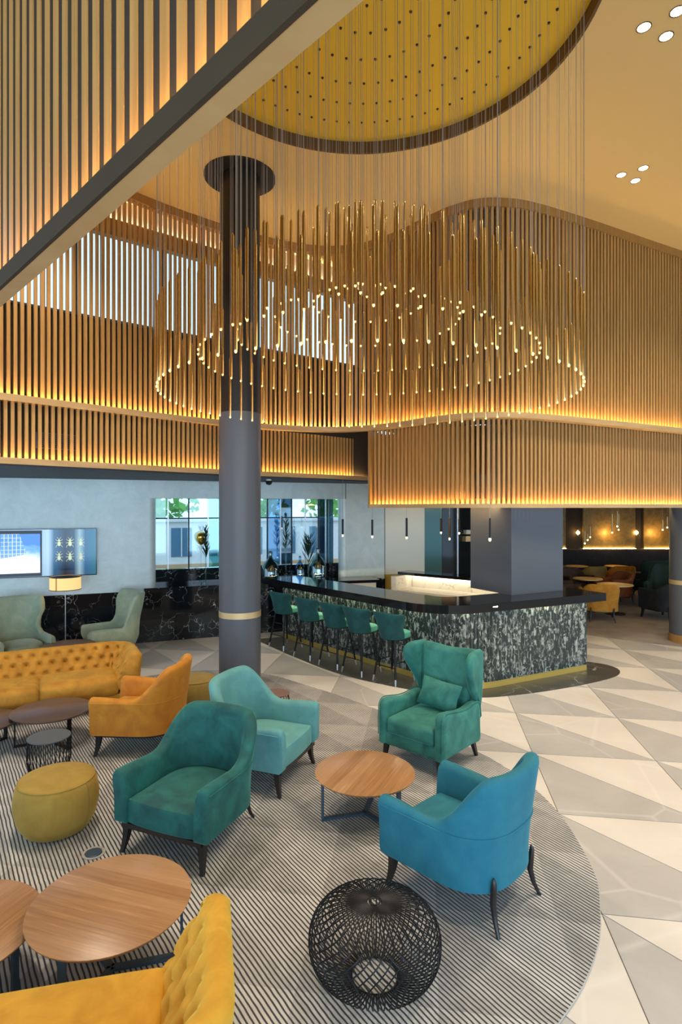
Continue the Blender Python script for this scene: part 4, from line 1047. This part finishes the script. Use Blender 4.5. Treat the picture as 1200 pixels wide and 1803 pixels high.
shd = MB().loft([ring(0.252, 1.235), ring(0.252, 1.455), ring(0.248, 1.455), ring(0.248, 1.235)], loop=True).build('shade', 'shade_fabric', lamp)
MB().lathe([(0.19, 1.25), (0.19, 1.44)], 32).build('diffuser', 'lamp_shade_glow', lamp)
for z in (1.235, 1.455): MB().tube(ring(0.254, z), 0.006, 6, True).build('rim', 'black_metal', shd)
MB().lathe([(0.246, 1.445), (0.246, 1.452)], 40).build('lid', 'black_metal', lamp)
for a in (-1.75, -1.68): MB().tube([(0.256*math.cos(a), 0.256*math.sin(a), 1.235), (0.256*math.cos(a), 0.256*math.sin(a), 1.455)], 0.004, 5).build('rib', 'black_metal', shd)

def WP(s_, d, z): return (W0[0]+0.9285*s_-0.3714*d, W0[1]+0.3714*s_+0.9285*d, z)
def bottle(label, s_, d, z, h, r, mat):
    o = thing('glass_bottle', label, 'bottle', WP(s_, d, z))
    MB().lathe([(r*.7, 0), (r, h*.06), (r, h*.45), (r*.8, h*.62), (r*.3, h*.78), (r*.2, h*.86), (r*.2, h*.96), (r*.26, h*.97), (r*.26, h)], 24).build('body', mat, o)
    MB().lathe([(r*.18, h), (r*.18, h*1.04)], 12).build('stopper', 'lip_dark', o)
bottle('dark green glass demijohn on the niche ledge beside the column', 2.42, 0.2, DZ+0.05, 0.62, 0.20, 'bottle_green')
bottle('clear grey glass demijohn on the niche ledge at right', 3.50, 0.16, DZ+0.05, 0.66, 0.20, 'bottle_clear')
bottle('small blue glass bottle on the niche ledge between the demijohns', 3.10, 0.22, DZ+0.05, 0.50, 0.12, 'pane_blue')
def plume(label, s_, d, z, vh, lh, mat='leaf_dark', down=False, wide=0.10):
    o = thing('plant_vase', label, 'vase', WP(s_, d, z))
    MB().lathe([(0.07, 0), (0.075, 0.012), (0.018, 0.05), (0.022, vh*.5), (0.035, vh)], 16).build('vase', 'pane_clear', o)
    st_ = MB().tube([(0, 0, 0.03), (0, 0, vh+lh)], 0.005, 5).build('stem', 'leaf_dark', o)
    b = MB()
    for k in range(70):
        u = random.random(); z0_ = vh*.9+lh*u; an = random.uniform(0, 2*PI); ln = wide*(1.1-u*.5)*random.uniform(.7, 1.25)
        d_ = Vector((math.cos(an), math.sin(an), 0)); p0 = Vector((0, 0, z0_)); p1 = p0+d_*ln+Vector((0, 0, ln*1.5)); sd = Vector((-d_.y, d_.x, 0))*.008
        b.add([p0-sd, p0+sd, p0.lerp(p1, .55)+sd*1.4+d_*.01, p1, p0.lerp(p1, .55)-sd*1.4+d_*.01], [(0, 1, 2, 3, 4)])
    b.build('leaves', mat, o, False)
plume('slim glass vase with a dark palm plume, left in the mirror niche', 1.02, 0.12, DZ+0.05, 0.62, 0.62)
plume('slim glass vase with a spiky palm leaf just left of the column', 1.62, 0.25, DZ+0.05, 0.80, 0.62, wide=0.13)
plume('slim glass vase with a dark plume just right of the column', 2.74, 0.10, DZ+0.05, 0.75, 0.75)
plume('bushy dark palm in a glass vase beside the clear demijohn', 3.22, -0.02, DZ+0.05, 0.35, 0.60, wide=0.20)
bl = thing('balloon', 'gold balloon hanging in the mirror niche beside the palm plume', 'balloon', WP(0.96, 0.34, 2.0))
MB().lathe([(0.004, -0.13), (0.05, -0.10), (0.10, -0.02), (0.115, 0.05), (0.10, 0.11), (0.05, 0.15), (0.005, 0.16)], 20).build('body', 'balloon_gold', bl)
MB().tube([(0, 0, -0.13), (0, 0, -0.58)], 0.002, 4).build('string', 'cable', bl, False)
cmr = thing('dome_camera', 'small black security camera under the grey soffit', 'camera', ((473-600)/1017*11.0, 11.0, BZ-0.02))
MB().lathe([(0.05, -0.04), (0.05, 0)], 16).build('mount', 'white_plastic', cmr); MB().lathe([(0.01, -0.115), (0.05, -0.10), (0.072, -0.05), (0.06, -0.035)], 18).build('dome', 'black_gloss', cmr)
sh_ = thing('reflected_shelf', 'small lit bronze shelf with boxes reflected in the dark glass behind the bar', 'shelf', W0, WA)  # a reflection in the glass, built as a solid shelf
lbox(sh_, 'board', 7.18, 7.62, -0.18, 0.0, 2.02, 2.04, 'brass_band'); lbox(sh_, 'box', 7.22, 7.56, -0.15, -0.02, 2.04, 2.12, 'champagne_panel'); lbox(sh_, 'lower_box', 7.20, 7.60, -0.15, 0.0, 1.84, 1.97, 'brass_band')

# ------------------------------------------------------------------ far lounge furniture
def far_chair(label, mat, loc, rz, back=0.88):
    return tub_chair(label, mat, loc, rz, W=0.78, D=0.74, seat=0.45, arm=0.72, back=back, zl=0.22, group='chairs in the far lounge', name='lounge_chair')
far_chair('mustard velvet tub chair just behind the end of the bar', 'mustard_velvet', (6.15, 13.75, 0.008), face(0.25, 1))
far_chair('black tub chair in the lounge left of the right column', 'navy_velvet', (7.75, 13.85, 0.008), face(-0.35, 1))
far_chair('dark brown tub chair behind the mustard one in the lounge', 'brown_velvet', (5.75, 15.1, 0.008), face(0.9, -0.1))
far_chair('rust velvet tub chair with a pale edge beyond the brass table', 'rust_velvet', (7.6, 16.0, 0.008), face(-0.9, -0.2))
far_chair('dark green tub chair with moss seat beside the brass table', 'forest_velvet', (8.5, 15.2, 0.008), face(-0.6, -0.7), back=1.18)
far_chair('mustard tub chair in the far row, leftmost, by the square column', 'olive_velvet', (6.68, 18.2, 0.008), face(0.1, 1))
far_chair('mustard tub chair in the far row, second from the square column', 'olive_velvet', (7.68, 17.8, 0.008), face(-.2, 1))
far_chair('ochre tub chair in the far row, third from the square column', 'orange_velvet', (8.62, 17.9, 0.008), face(0, 1))
far_chair('ochre tub chair in the far row, nearest the right column', 'orange_velvet', (10.15, 18.0, 0.008), face(0, 1))
far_chair('dark brown tub chair in front of the far ochre row', 'brown_velvet', (6.8, 16.85, 0.008), face(0.2, -1))
egg_chair('dark green high-backed chair standing tall in the middle of the lounge', (9.0, 16.9, 0.008), face(-0.2, 1), 'forest_velvet')
def bistro(label, loc, r, h=0.74):
    t_ = thing('bistro_table', label, 'table', loc, 0, 'round brass tables in the far lounge')
    MB().lathe([(r, h-.02), (r, h)], 36).build('tabletop', 'brass_band', t_, True, 30)
    MB().tube([(0, 0, 0.02), (0, 0, h-.02)], 0.03, 10).build('stem', 'black_metal', t_); MB().lathe([(0.24, 0), (0.24, 0.02), (0.04, 0.03)], 28).build('base', 'black_metal', t_, True, 30)
bistro('round brass-topped table beside the mustard tub chair', (6.85, 14.45, 0.008), 0.42)
bistro('round brass-topped table behind the dark brown chair', (6.68, 15.65, 0.008), 0.38)
bistro('small round table at the dark banquette by the square column', (7.75, 19.0, 0.008), 0.36)
bistro('small round table in the middle of the dark banquette', (9.05, 19.0, 0.008), 0.36)
bistro('small round table at the dark banquette by the right column', (10.55, 19.0, 0.008), 0.36)
bq_ = thing('banquette', 'long black upholstered banquette along the bronze wall', 'banquette', (0, 0, 0.008))
MB().rbox((8.9, 19.82, 0.66), (10.0, 0.16, 1.14), 0.05).build('back', 'navy_velvet', bq_); MB().rbox((8.9, 19.62, 0.25), (10.0, 0.5, 0.46), 0.05).build('seat', 'navy_velvet', bq_)
def lpend(label, u, v0, v1, Y):
    x = (u-600)/1017*Y; z0_ = EYE-(v1-893.5)*Y/1017; h = (v1-v0)*Y/1017
    p = thing('slim_pendant', label, 'pendant light', (x, Y, z0_), 0, 'slim tube pendants in the lounge')
    MB().lathe([(0.016, 0.02), (0.016, h)], 10).build('tube', 'brass_band', p); MB().lathe([(0.006, -0.02), (0.019, -0.008), (0.019, 0.008), (0.014, 0.024)], 10).build('light_tip', 'bulb_bar', p)
    MB().tube([(0, 0, h), (0, 0, BZ-0.02-z0_)], 0.004, 4).build('cable', 'cable', p, False)
for k, a in enumerate([('slim brass pendant in the lounge, lowest of the left three', 1029, 935, 957, 15.5), ('slim brass pendant in the lounge, middle of the left three', 1034, 940, 951, 15.9), ('slim brass pendant in the lounge, right of the left three', 1038.5, 927, 946, 16.3),
          ('slim brass pendant in the lounge centre, leftmost of three', 1077, 905, 938, 15.0), ('slim brass pendant in the lounge centre, highest of three', 1086, 900, 927, 15.4), ('slim brass pendant in the lounge centre, rightmost of three', 1088.5, 905, 933, 15.8),
          ('slim brass pendant by the right column, left of two', 1166, 915, 933, 15.2), ('slim brass pendant by the right column, right of two', 1174, 910, 929, 15.2)]): lpend(*a)
for k, (x, wd_) in enumerate(((8.16, 'by the square column'), (9.95+.22, 'in the middle of the lounge wall'))):
    s_ = thing('wall_sconce', 'bright bare-bulb wall sconce on the dark strip ' + wd_, 'wall lamp', (x, 19.9, 1.80), 0, 'wall sconces')
    MB().lathe([(0.01, -0.06), (0.05, -0.03), (0.06, 0.0), (0.05, 0.03), (0.01, 0.06)], 16).build('globe', 'sconce_glow', s_); lbox(s_, 'bracket', -0.015, 0.015, 0.0, 0.1, -0.1, 0.1, 'brass')
for x in (6.2, 9.2, 10.8):
    l = bpy.data.lights.new('lounge_wall_light', 'POINT'); l.energy = 14; l.color = (1.0, 0.55, 0.16); l.shadow_soft_size = 0.06
    o = bpy.data.objects.new('lounge_wall_light', l); COL.objects.link(o); o.location = (x, 19.62, 1.78)
